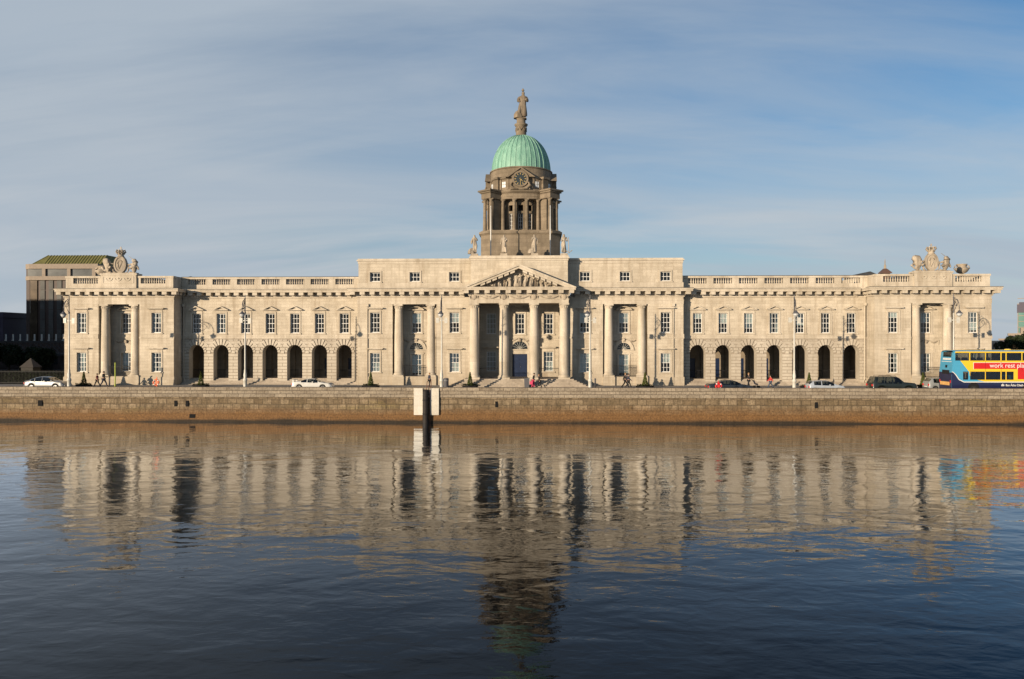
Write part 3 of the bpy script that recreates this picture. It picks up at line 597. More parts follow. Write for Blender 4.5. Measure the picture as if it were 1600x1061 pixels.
# ---- arcaded wings
def wing(s):
    y = 2.3; W = MB(); hw = .975; sp_ = 4.15; zt = 5.9; V = MB(); G = MB(); ar = 1.1
    cxs = [s*(22.25+3.16*k) for k in range(7)]
    xin, xout = s*20.25, s*43.1
    edges = [xin]+[s*(22.25+3.16*(k+.5)) for k in range(6)]+[xout]
    for k, cx in enumerate(cxs):
        a, b = sorted((edges[k], edges[k+1]))
        for yy, dep in ((y, ar),):
            for (p, q) in ((a, cx-hw), (cx+hw, b)):
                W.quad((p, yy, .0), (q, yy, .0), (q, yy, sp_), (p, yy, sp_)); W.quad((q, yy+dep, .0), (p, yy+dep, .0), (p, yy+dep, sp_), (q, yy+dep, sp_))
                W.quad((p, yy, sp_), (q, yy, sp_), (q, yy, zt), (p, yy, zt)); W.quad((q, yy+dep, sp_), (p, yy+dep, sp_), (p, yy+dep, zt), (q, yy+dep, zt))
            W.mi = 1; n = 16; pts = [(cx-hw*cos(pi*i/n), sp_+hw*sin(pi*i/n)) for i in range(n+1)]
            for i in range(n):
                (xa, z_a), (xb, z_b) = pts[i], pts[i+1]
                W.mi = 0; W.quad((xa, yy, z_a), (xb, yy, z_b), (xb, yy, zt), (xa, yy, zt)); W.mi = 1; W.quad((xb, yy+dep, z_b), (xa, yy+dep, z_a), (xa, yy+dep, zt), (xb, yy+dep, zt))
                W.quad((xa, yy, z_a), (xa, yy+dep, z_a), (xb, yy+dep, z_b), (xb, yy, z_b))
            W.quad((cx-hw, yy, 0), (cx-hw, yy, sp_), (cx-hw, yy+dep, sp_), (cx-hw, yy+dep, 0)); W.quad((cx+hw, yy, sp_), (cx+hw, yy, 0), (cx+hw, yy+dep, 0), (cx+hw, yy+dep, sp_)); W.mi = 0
        # radial voussoirs
        nv = 11
        for i in range(nv):
            a0 = pi*i/nv+.036; a1 = pi*(i+1)/nv-.036
            def ro(t): return min(1.68/max(.01, sin(t)), 1.74 if sin(t) > .62 else 1.3)
            am = (a0+a1)/2; r1 = ro(am) if 0 < i < nv-1 else 1.3
            q = [(cx+hw*cos(a0), sp_+hw*sin(a0)), (cx+r1*cos(a0), sp_+r1*sin(a0)), (cx+r1*cos(a1), sp_+r1*sin(a1)), (cx+hw*cos(a1), sp_+hw*sin(a1))]
            q = [(x_, min(z_, 5.86)) for x_, z_ in q]; V.prism(q, y-.097-(.03 if i == nv//2 else 0), y+.02)
    # pier blocks, coursed
    for k in range(8):
        if k == 0: a, b = sorted((edges[0], cxs[0]-s*hw))
        elif k == 7: a, b = sorted((cxs[6]+s*hw, edges[7]))
        else: a, b = sorted((cxs[k-1]+s*hw, cxs[k]-s*hw))
        if k == 7: b = min(b, 43.0) if s > 0 else b; a = max(a, -43.0) if s < 0 else a
        z = .44; j = 0
        while z < 5.8:
            z1 = min(z+.40, 5.86)
            ia, ib = a, b
            if z1 > sp_+.1:
                dz = (z+z1)/2-sp_; rr = 1.36; off = sqrt(max(0, rr*rr-dz*dz))-hw if dz < rr else 0
                off = max(0, off)
                if k > 0 or s < 0: ia = a+off if not (k == 7 and s < 0) and not (k == 0 and s > 0) else a
                if k < 7 or s < 0: ib = b-off if not (k == 0 and s < 0) and not (k == 7 and s > 0) else b
                if k == 0: ia, ib = (a, b-off) if s > 0 else (a+off, b)
                if k == 7: ia, ib = (a+off, b) if s > 0 else (a, b-off)
            if ib-ia > .15:
                if j % 2 and ib-ia > .7: m_ = (ia+ib)/2; V.box(ia, m_-.02, y-.085, y+.02, z, z1-.075); V.box(m_+.02, ib, y-.085, y+.02, z, z1-.075)
                else: V.box(ia, ib, y-.085, y+.02, z, z1-.075)
            z += .40; j += 1
        V.box(a-.06, b+.06, y-.1, y+ar+.05, 0, .42)
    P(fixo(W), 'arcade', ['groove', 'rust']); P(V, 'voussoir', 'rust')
    # upper wall
    U = MB(); x0, x1 = sorted((xin, s*43.0))
    wallgrid(U, x0, x1, 5.9, 10.72, y, [(c-.57, c+.57, 6.6, 9.08) for c in cxs], .4); U.box(x0, x1, y, 18, 10.72, ZC-1.02, skip='bt')
    U.box(x0, x1, 17.8, 18, 0, 10.72); P(U, 'wall', 'stone')
    T = MB(); T.box(x0, x1, y-.1, y+.1, 5.9, 6.05); T.box(x0, x1, y-.05, y+.1, 6.05, 6.42); P(T, 'string_course', 'trim')
    E = MB(); ci = s*(20.25+1.06); co_ = s*(43.1-1.0+.0)
    a, b = sorted((ci, s*41.95)); cornice(E, a, b, y, 18)
    for p_, q_ in (sorted((s*20.25, ci)), sorted((s*41.95, s*43.0))): E.box(p_, q_, y, 18, ZC-1.02, ZC-.38)
    P(E, 'entablature', 'trim')
    for c in cxs: window(c, 6.6, 1.14, 2.48, y, 'ped')
    pa, pb = sorted((s*20.21, s*43.2)); Bm = MB(); Bm.box(pa, pb, y+.1, y+.7, ZC+.004, 12.8)
    Bm.box(pa, pb, y+.02, y+.78, 13.5, 13.74)
    cuts = [pa]+sorted([c-1.17 for c in cxs]+[c+1.17 for c in cxs])+[pb]
    for i in range(0, len(cuts), 2):
        if cuts[i+1] > cuts[i]: Bm.box(cuts[i], cuts[i+1], y+.1, y+.7, 12.8, 13.5)
    Fl = MB(); Fl.box(pa, pb, y, y+.8, 13.74, 13.80); Fl.box(a, b, y-1.15, y+.02, ZC, ZC+.055); P(Fl, 'flashing', 'lead')
    P(Bm, 'parapet', 'trim')
    for c in cxs: balusters(c, 8, y+.4, .288)
    R = MB(); R.box(a, b, y+.8, 17.5, 12.11, 12.5)
    R.add([(a, 5, 12.5), (b, 5, 12.5), (b, 11, 14.3), (a, 11, 14.3), (b, 17, 12.5), (a, 17, 12.5)], [(0, 1, 2, 3), (3, 2, 4, 5), (0, 3, 5), (1, 4, 2)])
    P(R, 'roof', 'lead')
    # arcade interior: floor, back wall with doors, ceiling
    F = MB(); xa, xb = sorted((xin, s*43.0)); by = 6.9
    F.box(xa, xb, y+.45, by+.3, .0, .86); F.box(xa, xb, 2.5, y+.46, .0, .72)
    for i, z in enumerate((.58, .44, .29, .15)):
        yy = 2.1-.35*i
        F.box(xa+.2, xb-.2, yy, 2.5-.01*i, 0, z)
    P(F, 'steps', 'step')
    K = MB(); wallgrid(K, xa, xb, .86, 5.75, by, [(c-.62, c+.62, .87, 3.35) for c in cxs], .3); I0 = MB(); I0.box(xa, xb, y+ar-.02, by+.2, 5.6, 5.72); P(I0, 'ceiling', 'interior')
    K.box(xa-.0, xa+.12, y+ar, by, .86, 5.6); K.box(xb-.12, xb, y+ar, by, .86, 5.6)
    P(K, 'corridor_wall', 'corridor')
    for c in cxs:
        D = MB(); D.box(c-.62, c+.62, by+.1, by+.16, .87, 3.35)
        for zz in (1.05, 1.95, 2.7):
            for sx in (-.55, .06): D.box(c+sx, c+sx+.49, by+.075, by+.1, zz, zz+.62-.1*(zz > 2.5))
        P(D, 'door', 'blue_door')
    for k in range(7):
        c = cxs[k]; railing(c-.97, c+.97, y+ar+.12, .86, 1.9)
    for k in range(6):
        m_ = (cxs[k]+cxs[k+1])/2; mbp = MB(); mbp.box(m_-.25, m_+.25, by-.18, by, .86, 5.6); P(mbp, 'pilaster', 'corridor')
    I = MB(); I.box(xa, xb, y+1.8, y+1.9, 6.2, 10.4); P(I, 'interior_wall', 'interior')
def fixo(m): return m
# ---- centre block
def centre(s):
    y = 1.0; c = 13.1*s; W = MB(); rd = 1.7
    rx0, rx1 = 10.35, 15.85
    def m(a, b): return tuple(sorted((s*a, s*b)))
    for (a, b, wx) in ((5.75, rx0, 8.1), (rx1, 20.25, 18.06)):
        p, q = m(a, b); hs = [(s*wx-.6, s*wx+.6, z, z+h) for z, h in ((1.75, 2.35), (6.65, 2.5))]
        wallgrid(W, p, q, 1.2, 10.2, y, hs, .4)
        window(s*wx, 1.75, 1.2, 2.35, y, 'flat', blind=1 if s < 0 or wx < 10 else .5); window(s*wx, 6.65, 1.2, 2.5, y, 'flat', blind=0 if wx > 10 else .5)
    p, q = m(rx0, rx1)
    W.quad((p, y, 1.2), (p, y, 10.2), (p, y+rd, 10.2), (p, y+rd, 1.2)); W.quad((q, y, 10.2), (q, y, 1.2), (q, y+rd, 1.2), (q, y+rd, 10.2)); W.quad((p, y+rd, 10.2), (p, y, 10.2), (q, y, 10.2), (q, y+rd, 10.2))
    wallgrid(W, p, q, 1.2, 10.2, y+rd, [(c-.6, c+.6, 6.65, 9.15), (c-.62, c+.62, 1.2, 3.95)], .4)
    window(c, 6.65, 1.2, 2.5, y+rd, 'seg', blind=.5); window(c, 1.22, 1.24, 2.7, y+rd, None, blind=.9)
    # outer end wall
    xe = 20.25*s
    if s < 0: W.quad((xe, y+1.4, 0), (xe, y, 0), (xe, y, 10.2), (xe, y+1.4, 10.2))
    else: W.quad((xe, y, 0), (xe, y+1.4, 0), (xe, y+1.4, 10.2), (xe, y, 10.2))
    P(W, 'wall', 'stone')
    T = MB(); p, q = m(5.9, 20.35); T.box(p, q, y-.1, y+rd, 0, 1.1); T.box(p, q, y-.05, y+rd+.05, 1.1, 1.2)
    for (a, b) in ((6.15, rx0), (rx1, 20.33)):
        p, q = m(a, b); T.box(p, q, y-.09, y+.1, 5.92, 6.14); T.box(p, q, y-.04, y+.1, 6.14, 6.5)
    p, q = m(rx0, rx1); T.box(p, q, y+rd-.08, y+rd+.1, 5.92, 6.14)
    for o in (-2.02, 2.02): T.box(c+o-.74, c+o+.74, y-.35, y+.7, .12, 1.2)
    P(T, 'plinth', 'stone')
    for o in (-2.02, 2.02): column(c+o, y+.32)
    E = MB(); p, q = m(5.9, 20.25); entab(E, p, q, y, 18, s < 0, s > 0); a_, b_ = m(6.85, 20.25); cornice(E, a_, b_, y, 18, endl=(s < 0), endr=(s > 0), sideL=False, sideR=False)
    P(E, 'entablature', 'trim'); Fl = MB(); Fl.box(a_-(s < 0)*1.07, b_+(s > 0)*1.07, y-1.14, y+.15, ZC, ZC+.055); P(Fl, 'flashing', 'lead')
    A = MB(); n = 16; yy = y+rd
    for i in range(n):
        a0, a1 = pi*i/n, pi*(i+1)/n
        for r0, r1, pr in ((.85, 1.15, .1), (1.15, 1.25, .14)):
            A.prism([(c+r*cos(a), 4.55+r*sin(a)) for a, r in ((a0, r0), (a0, r1), (a1, r1), (a1, r0))], yy-pr, yy+.02)
    A.box(c-1.35, c+1.35, yy-.12, yy+.02, 4.42, 4.54); A.box(c-1.0, c+1.0, yy-.08, yy+.02, 3.98, 4.1); P(A, 'door_arch', 'trim')
    fanlight(c, yy-.02, 4.55, .84)
    k = link('keystone_head', head_me, B, (c, yy-.02, 5.75)); k.scale = (.9, .8, .8)
    g = MB()
    for sd in (-1, 1):
        g.tube([(c+sd*(.35+.32*t), yy-.07, 5.82-.25*sin(pi*t/4)) for t in range(0, 5)], [.05, .1, .13, .1, .05])
        g.tube([(c+sd*1.66, yy-.07, 5.85), (c+sd*1.68, yy-.07, 5.3)], [.11, .04])
    P(g, 'garland', 'sculpt')
    railing(c-1.4, c+1.4, y+.1, 1.2, 2.55)
    # attic storey
    p, q = m(5.95, 20.2); Y = 1.3; Aw = MB(); ax = [s*8.15, s*13.1, s*18.1]
    wallgrid(Aw, p, q, 12.1, 15.3, Y, [(a-.64, a+.64, 13.05, 14.2) for a in ax], .35)
    if s < 0: Aw.quad((-20.2, 18, 12.1), (-20.2, Y, 12.1), (-20.2, Y, 15.3), (-20.2, 18, 15.3))
    else: Aw.quad((20.2, Y, 12.1), (20.2, 18, 12.1), (20.2, 18, 15.3), (20.2, Y, 15.3))
    P(Aw, 'attic_wall', 'stone')
    At = MB(); At.box(p-(s < 0)*.1, q+(s > 0)*.1, Y-.1, Y+.05, 12.1, 12.88); At.box(p-(s < 0)*.07, q+(s > 0)*.07, Y-.07, 18, 15.3, 15.62); At.box(p-(s < 0)*.2, q+(s > 0)*.2, Y-.2, 18.1, 15.62, 15.76); At.box(p-(s < 0)*.08, q+(s > 0)*.08, Y-.08, 18, 15.76, 15.92)
    P(At, 'attic_cornice', 'trim')
    for a in ax: window(a, 13.05, 1.28, 1.15, Y, None, rows=2, cols=3, blind=0)
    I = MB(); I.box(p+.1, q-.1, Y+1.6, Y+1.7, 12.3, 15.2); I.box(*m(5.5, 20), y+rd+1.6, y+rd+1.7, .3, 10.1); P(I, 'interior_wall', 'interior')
    D = MB(); xp = s*19.0; D.tube([(xp, y-.1, 9.95), (xp, y-.1, .1)], .07); D.box(xp-.18, xp+.18, y-.25, y, 9.9, 10.25); P(D, 'downpipe', 'trim')
def fanlight(c, y, z, r):
    G = MB(); n = 12; G.add([(c, y, z)]+[(c+r*cos(pi*i/n), y, z+r*sin(pi*i/n)) for i in range(n+1)], [(0, i+2, i+1) for i in range(n)])
    g = P(G, 'fanlight', 'darkglass'); F = MB()
    for i in range(1, 8): a = pi*i/8; F.tube([(c, y-.03, z+.02), (c+r*cos(a), y-.03, z+r*sin(a))], .018, 4)
    F.tube([(c+.3*cos(pi*i/8), y-.03, z+.3*sin(pi*i/8)) for i in range(9)], .018, 4); F.build('glazing_bar', 'lamp_paint', g)
for s in (-1, 1): pavilion(s); wing(s); centre(s)
if bal_rest.f: o = P(bal_rest, 'baluster', 'trim'); o['kind'] = 'stuff'
# ---- portico
W = MB(); by = 3.4; px = 5.75
wallgrid(W, -px, px, 1.05, 10.2, by, [(c-.6, c+.6, z, z+h) for c in (-3.63, 3.63) for z, h in ((1.75, 2.5), (6.5, 2.6))]+[(-.6, .6, 6.5, 9.1), (-.95, .95, 1.05, 3.95)], .4)
W.quad((-px, 1.0, 1.05), (-px, 1.0, 10.2), (-px, by, 10.2), (-px, by, 1.05)); W.quad((px, 1.0, 10.2), (px, 1.0, 1.05), (px, by, 1.05), (px, by, 10.2))
for s in (-1, 1): a, b = sorted((s*5.0, s*5.9)); W.box(a, b, .5, 1.05, 1.05, 10.2)
P(W, 'wall', 'stone')
T = MB(); T.box(-px, px, by-.08, by+.05, 5.92, 6.14); P(T, 'string_course', 'trim')
for c in (-3.63, 3.63): window(c, 1.75, 1.2, 2.5, by, 'flat', blind=1 if c > 0 else .0); window(c, 6.5, 1.2, 2.6, by, None, blind=0)
window(0, 6.5, 1.2, 2.6, by, 'seg', blind=0)
D = MB(); D.box(-.93, .93, by+.1, by+.18, 1.06, 3.95)
for xx in (-.8, .08):
    for zz, hh in ((1.25, .8), (2.2, .7), (3.05, .75)): D.box(xx, xx+.72, by+.07, by+.1, zz, zz+hh)
dr = P(D, 'door', 'blue_door')
kn = MB(); kn.lathe([(.01, -.03), (.04, 0), (.01, .03)], .06, by+.05, 2.3, 8); kn.build('handle', 'gold', dr)
A = MB(); n = 16
for i in range(n):
    a0, a1 = pi*i/n, pi*(i+1)/n
    A.prism([(r*cos(a), 4.6+r*sin(a)) for a, r in ((a0, 1.0), (a0, 1.25), (a1, 1.25), (a1, 1.0))], by-.1, by+.02)
A.box(-1.5, 1.5, by-.14, by+.02, 4.42, 4.56); A.box(-1.2, -.98, by-.1, by+.02, 1.05, 4.42); A.box(.98, 1.2, by-.1, by+.02, 1.05, 4.42); A.box(-.98, .98, by-.06, by+.02, 3.97, 4.3)
P(A, 'door_arch', 'trim'); fanlight(0, by-.03, 4.6, .98)
k = link('keystone_head', head_me, B, (0, by-.05, 5.75)); k.scale = (.9, .9, .9)
g = MB()
for sd in (-1, 1): g.tube([(sd*(.3+.3*t), by-.08, 5.95-.3*sin(pi*t/4)) for t in range(0, 5)], [.05, .1, .13, .1, .05])
P(g, 'garland', 'sculpt')
for x in (-5.45, -1.82, 1.82, 5.45): column(x, -1.2, 1.05).scale = (1.08, 1.08, 9.15/9.0)
railing(-4.8, -2.5, -.9, 1.05, 2.3); railing(2.5, 4.8, -.9, 1.05, 2.3)
F = MB()
F.box(-6.6, 6.6, -2.1, 3.5, 0, 1.05)
for i in range(6):
    o = .34*(i+1); z = 1.05-.15*(i+1); F.box(-6.6-o, 6.6+o, -2.1-o, .85, 0, z)
P(F, 'steps', 'step')
E = MB(); yf = -1.72; E.box(-6.0, 6.0, yf-.03, -.7, 10.2, 10.62)
E.box(-6.05, 6.05, yf-.08, 1.0, 10.62, 10.72); E.box(-6.0, 6.0, yf, 1.0, 10.72, ZC-1.02)
E.box(-5.95, 5.95, -.7, 3.5, 10.22, 10.61)       # portico soffit
cornice(E, -6.0, 6.0, yf, 1.0, endl=.82, endr=.82, z=ZC); P(E, 'entablature', 'trim')
g = MB()                                           # frieze: four skull-like bosses, three paterae and swags
for x in (-5.45, -1.82, 1.82, 5.45):
    g.mi = 0; g.lathe([(.02, -.38), (.2, -.34), (.34, -.1), (.40, .2), (.36, .36), (.1, .42)], x, yf-.02, 10.95, 10, 1, .5)
    for sd in (-1, 1): g.tube([(x+sd*.28, yf-.12, 11.18), (x+sd*.48, yf-.12, 11.34), (x+sd*.44, yf-.12, 11.45)], [.08, .06, .03]); g.tube([(x+sd*.48, yf-.08, 11.2), (x+sd*.44, yf-.08, 10.75)], [.07, .03])
    E2 = None
for x0, x1 in ((-5.45, -1.82), (-1.82, 1.82), (1.82, 5.45)):
    xm = (x0+x1)/2
    g.tube([(x0+.45+(x1-x0-.9)*t/10, yf-.07, 11.18-.42*sin(pi*t/10)) for t in range(11)], [.03+.07*sin(pi*t/10) for t in range(11)])
    g.lathe([(.3, -.05), (.3, .05)], xm, yf-.03, 11.1, 12, 1, .4) if False else None
    for q in range(12):
        a0 = 2*pi*q/12; a1 = a0+2*pi/12; g.prism([(xm+r*cos(a), 11.12+r*sin(a)) for a, r in ((a0, .2), (a0, .27), (a1, .27), (a1, .2))], yf-.08, yf+.02)
    g.prism([(xm+.12*cos(2*pi*q/8), 11.12+.12*sin(2*pi*q/8)) for q in range(8)], yf-.1, yf+.02)
fixn(P(g, 'frieze_carving', 'sculpt'))
# pediment
Pd = MB(); bz = ZC; hwp = 6.85; apz = 14.85
yo = yf-.95; th = .22
for s in (-1, 1):
    sl_ = (apz-bz)/hwp
    def zz(x): return apz-abs(x)*sl_
    for (t0, t1, yq) in ((0, .24, yf-1.0), (.24, .52, yf-.87)):
        xe = hwp-.02; pts = [(0, apz-t0), (0, apz-t1), (s*(xe-(t1)/sl_), bz+.001), (s*(xe-t0/sl_), bz+.001)]
        Pd.prism(pts, yq, .5)
    nmod = 8
    for i in range(nmod):
        xm = s*(.75+i*.62*1.15); 
        if abs(xm) > 5.0: continue
        z1 = zz(xm)-.54
        Pd.prism([(xm-.27, z1+sl_*.27*s), (xm+.27, z1-sl_*.27*s), (xm+.27, z1-sl_*.27*s-.26), (xm-.27, z1+sl_*.27*s-.26)], yf-.78, yf+.42)
Pd.prism([(-hwp+.5, bz), (hwp-.5, bz), (0, apz-.15)], yf+.42, .8)
fixn(P(Pd, 'pediment', 'trim'))
#%%SCULPT
def figure_me(seed, kind='stand', k=1.0):
    r = random.Random(seed); j = lambda a: r.uniform(-a, a)
    sh = .19; d = j(.06)
    pts = [(d, 0, .95), (d*.5, 0, 1.2), (0, 0, 1.42), (j(.02), -.02, 1.55), (j(.03), -.03, 1.68), (0, -.02, 1.78)]
    ra = [(.24, .2), (.19, .15), (.2, .14), .075, .115, .07]; ed = [(0, 1), (1, 2), (2, 3), (3, 4), (4, 5)]
    # drapery column
    pts += [(d*.6, 0, .6), (.0, .02, .25), (0, .02, .04)]; ra += [(.26, .22), (.27, .24), (.31, .27)]; ed += [(0, 6), (6, 7), (7, 8)]
    for s in (-1, 1):
        b = len(pts); e = r.choice([(s*.28, -.08, 1.14, s*.12, -.26, 1.2), (s*.27, 0, 1.12, s*.27, -.1, .88), (s*.28, -.07, 1.2, s*.16, -.2, 1.42)])
        if kind == 'compact': e = (s*.27, -.03, 1.13, s*.13, -.22, 1.18+.08*s)
        if kind == 'raise' and s == 1: e = (s*.34, -.05, 1.6, s*.36, -.1, 1.88)
        pts += [(s*sh, 0, 1.43), e[:3], e[3:]]; ra += [.085, .062, .05]; ed += [(2, b), (b, b+1), (b+1, b+2)]
    b = len(pts); sx = r.choice([-1, 1]); pts += [(sx*.15, -.14, .75), (sx*.17, -.2, .45), (sx*.18, -.2, .08)]; ra += [.12, .09, .09]; ed += [(0, b), (b, b+1), (b+1, b+2)]
    return skin_mesh('figure', pts, ed, ra, 'sculpt', 1, .07, seed)
def attribute(kind):
    mb = MB()
    if kind == 'anchor': mb.tube([(.45, -.1, 0), (.38, -.12, 1.5)], .035); mb.tube([(.15, -.1, .3), (.45, -.1, .05), (.75, -.1, .3)], .04)
    if kind == 'staff': mb.tube([(-.42, -.12, 0), (-.38, -.12, 2.0)], .03)
    if kind == 'rock': mb.lathe([(.36, 0), (.34, .25), (.2, .45), (.05, .55)], -.3, .02, 0, 7)
    return mb
figs = [figure_me(i, 'raise' if i == 2 else 'compact' if i == 5 else 'stand') for i in range(6)]
M['sculpt_dark'] = stone('sooty sculpture stone', (.24, .18, .12), (.36, .29, .20), (.2, .15, .1), bw=50, bh=50, jstr=0, stain=.9, staincol=(.07, .06, .045), bump=.8)
figs[5].materials[0] = M['sculpt_dark']
def statue(px_, py, pz, h, me, label, att, group=None, ped=(.42, .28), rz=0):
    t = thing('statue', label, 'statue', (px_, py, pz), rz, group)
    mb = MB(); mb.box(-ped[0], ped[0], -ped[0], ped[0], 0, ped[1]); mb.box(-ped[0]-.06, ped[0]+.06, -ped[0]-.06, ped[0]+.06, 0, .08); mb.build('pedestal', 'sculpt', t)
    o = link('figure', me, t, (0, 0, ped[1])); k = h/1.85; o.scale = (k, k, k)
    if att:
        a = attribute(att).build('attribute', 'sculpt', t); a.location = (0, 0, ped[1]); a.scale = (k, k, k)
    return t
for x, i, lb, at_ in ((-5.5, 0, 'leftmost draped stone statue on the roof edge above the portico', 'rock'), (-1.88, 1, 'slender stone statue second from left on the roof edge above the portico', None), (1.88, 3, 'stone statue with rock at its side, second from right above the portico', 'rock'), (5.5, 4, 'rightmost stone statue holding an anchor on the roof edge above the portico', 'anchor')):
    statue(x, -.1, 16.06, 2.45, figs[i], lb, at_, 'statues above the portico')
# tympanum relief
def zt_(x): return 14.85-abs(x)*(2.75/6.85)-.62
r = random.Random(4); x = -4.7; i = 0
while x < 4.8:
    hmax = zt_(x)-12.12
    o = link('relief_figure', figs[i % 6], B, (x, yf-.02, 12.11)); k = hmax/1.85*r.uniform(.72, .95)
    if abs(x) > 3.3:
        o.rotation_euler = (0, radians(-62 if x < 0 else 62), 0); k = max(.35, hmax/.95); k = min(k, .75); o.location.z = 12.32; o.location.x = x+(.5 if x < 0 else -.5)
        o.scale = (k*.8, k*.8, k*.8)
    else: o.scale = (max(k, .5)*1.05, .8*max(k, .5)*1.2, k)
    if abs(x) <= 3.3: o.rotation_euler.z = r.uniform(-.5, .5); o.rotation_euler.y = r.uniform(-.16, .16)
    x += .56+.14*r.random(); i += 1
# ---- block behind the pediment
Cb = MB(); Cb.box(-5.95, 5.95, -.5, 4, 12.1, 15.45); P(Cb, 'attic_wall', 'stone')
Cc = MB(); Cc.box(-6.02, 6.02, -.57, 4, 15.45, 15.7); Cc.box(-6.15, 6.15, -.7, 4.1, 15.7, 15.86); Cc.box(-6.05, 6.05, -.6, 4, 15.86, 16.06); P(Cc, 'attic_cornice', 'trim')
R = MB(); R.box(-20, 20, 3, 19, 15.5, 15.74); P(R, 'roof', 'lead')
R = MB(); R.box(-43, 43, 17.9, 40, 0, 11.5); P(R, 'rear_range', 'stone')
# ---- drum and dome
DY = 11.5; D0 = 15.7
def oct_poly(h, c): return [(-h+c, DY-h), (h-c, DY-h), (h, DY-h+c), (h, DY+h-c), (h-c, DY+h), (-h+c, DY+h), (-h, DY+h-c), (-h, DY-h+c)]
Q = MB(); Q.prismz(oct_poly(5.25, 1.25), D0, 19.6); Q.prismz(oct_poly(5.35, 1.28), 19.6, 19.72); Q.prismz(oct_poly(5.5, 1.32), 19.72, 20.0); Q.prismz(oct_poly(5.3, 1.3), 20.0, 20.15)
Q.box(-1.7, -1.0, DY-5.9, DY-5.2, D0, 16.6); Q.box(1.0, 1.7, DY-5.9, DY-5.2, D0, 16.6)
drum = P(Q, 'drum_base', 'brown')
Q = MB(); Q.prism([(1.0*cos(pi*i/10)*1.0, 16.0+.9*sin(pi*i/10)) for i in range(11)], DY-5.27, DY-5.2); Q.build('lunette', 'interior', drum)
Q = MB()
# colonnade level: inner wall with piers, ring beam, diagonal buttresses
zb, ze = 20.15, 24.4; Ri = 3.45; Ro = 4.45
nS = 48
opening = []
for q in range(4):
    for o_ in (-22, 0, 22): opening.append(radians(-90+90*q+o_))
def is_open(a): return any(abs((a-b+pi) % (2*pi)-pi) < radians(4.6) for b in opening)
nS = 120
for i in range(nS):
    a0 = 2*pi*i/nS; a1 = 2*pi*(i+1)/nS; am = (a0+a1)/2
    def seg(z0, z1, Ra=Ri, Rb=Ri-.5):
        Q.prismz([(Ra*cos(a0), DY+Ra*sin(a0)), (Ra*cos(a1), DY+Ra*sin(a1)), (Rb*cos(a1), DY+Rb*sin(a1)), (Rb*cos(a0), DY+Rb*sin(a0))], z0, z1)
    if is_open(am): seg(zb, zb+.35); seg(22.65, 22.95); seg(23.75, ze)
    else: seg(zb, ze)
Q.smooth = False
Q.lathe([(2.2, 0), (2.2, .1)], 0, DY, zb, 24); Q.lathe([(4.4, 0), (4.4, .12)], 0, DY, 20.16, 48)
P(Q, 'drum_wall', 'brown')
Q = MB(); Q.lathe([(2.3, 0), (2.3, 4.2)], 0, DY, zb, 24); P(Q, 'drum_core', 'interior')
for a in opening:
    Q = MB(); u = Vector((cos(a), sin(a))); v = Vector((-sin(a), cos(a))); c_ = Vector((0, DY))+u*3.2
    def bar(t0, t1, za_, zb2): Q.prismz([tuple(c_+v*t0-u*.02), tuple(c_+v*t1-u*.02), tuple(c_+v*t1+u*.03), tuple(c_+v*t0+u*.03)], za_, zb2)
    bar(-.28, -.22, zb+.35, zb+2.5); bar(.22, .28, zb+.35, zb+2.5); bar(-.025, .025, zb+.4, zb+2.45)
    for k in range(5): bar(-.22, .22, zb+.42+k*.5, zb+.46+k*.5)
    fixn(P(Q, 'drum_window', 'white'))
Q = MB(); Q.smooth = False; n_ = 64
prof = [(3.4, 0), (4.62, 0), (4.62, .3), (4.68, .3), (4.68, .72), (4.78, .75), (4.95, .92), (5.0, 1.08), (4.6, 1.1), (3.4, 1.1)]
Q.lathe(prof, 0, DY, ze, n_)
for q in range(4):
    a = radians(45+90*q); u = Vector((cos(a), sin(a))); v = Vector((-sin(a), cos(a)))
    def rect(r0, r1, hw_): return [tuple(Vector((0, DY))+u*r_+v*t_) for r_, t_ in ((r0, -hw_), (r1, -hw_), (r1, hw_), (r0, hw_))]
    Q.prismz(rect(4.0, 6.45, .92), ze, ze+.75); Q.prismz(rect(4.0, 6.62, 1.08), ze+.75, ze+.95); Q.prismz(rect(4.0, 6.8, 1.25), ze+.95, ze+1.16)
    Q.prismz(rect(3.2, 5.5, .62), zb, ze)
P(Q, 'drum_entablature', 'brown')
mbc = MB(); mbc.smooth = True; hC = ze-zb
mbc.lathe([(.30, .0), (.32, .12), (.26, .2), (.245, 1.5), (.205, hC-.4), (.22, hC-.36), (.21, hC-.3), (.3, hC-.1)], n=14); mbc.smooth = False
mbc.box(-.3, .3, -.3, .3, -.0, .06); mbc.box(-.3, .3, -.3, .3, hC-.12, hC)
c0 = mbc.build('drum_column', 'brown', B); first = True
def dcol(x, y):
    global first
    o = c0 if first else c0.copy()
    if not first: C.objects.link(o); o.parent = B
    first = False; o.location = (x, y, zb)
for q in range(4):
    for a in (-33, -11, 11, 33):
        t = radians(-90+90*q+a); dcol(4.3*cos(t), DY+4.3*sin(t))
    a = radians(45+90*q); u = Vector((cos(a), sin(a))); v = Vector((-sin(a), cos(a)))
    for s in (-1, 1): p = u*6.08+v*.62*s; dcol(p.x, DY+p.y)
# inner columns' pilasters
Q = MB()
for q in range(4):
    for a in (-33, -11, 11, 33):
        t = radians(-90+90*q+a); p = Vector((3.5*cos(t), DY+3.5*sin(t))); u = Vector((cos(t), sin(t))); v = Vector((-sin(t), cos(t)))
        Q.prismz([tuple(p+u*x_+v*y_) for x_, y_ in ((-.1, -.22), (.12, -.22), (.12, .22), (-.1, .22))], zb, ze)
P(Q, 'drum_pilaster', 'brown')
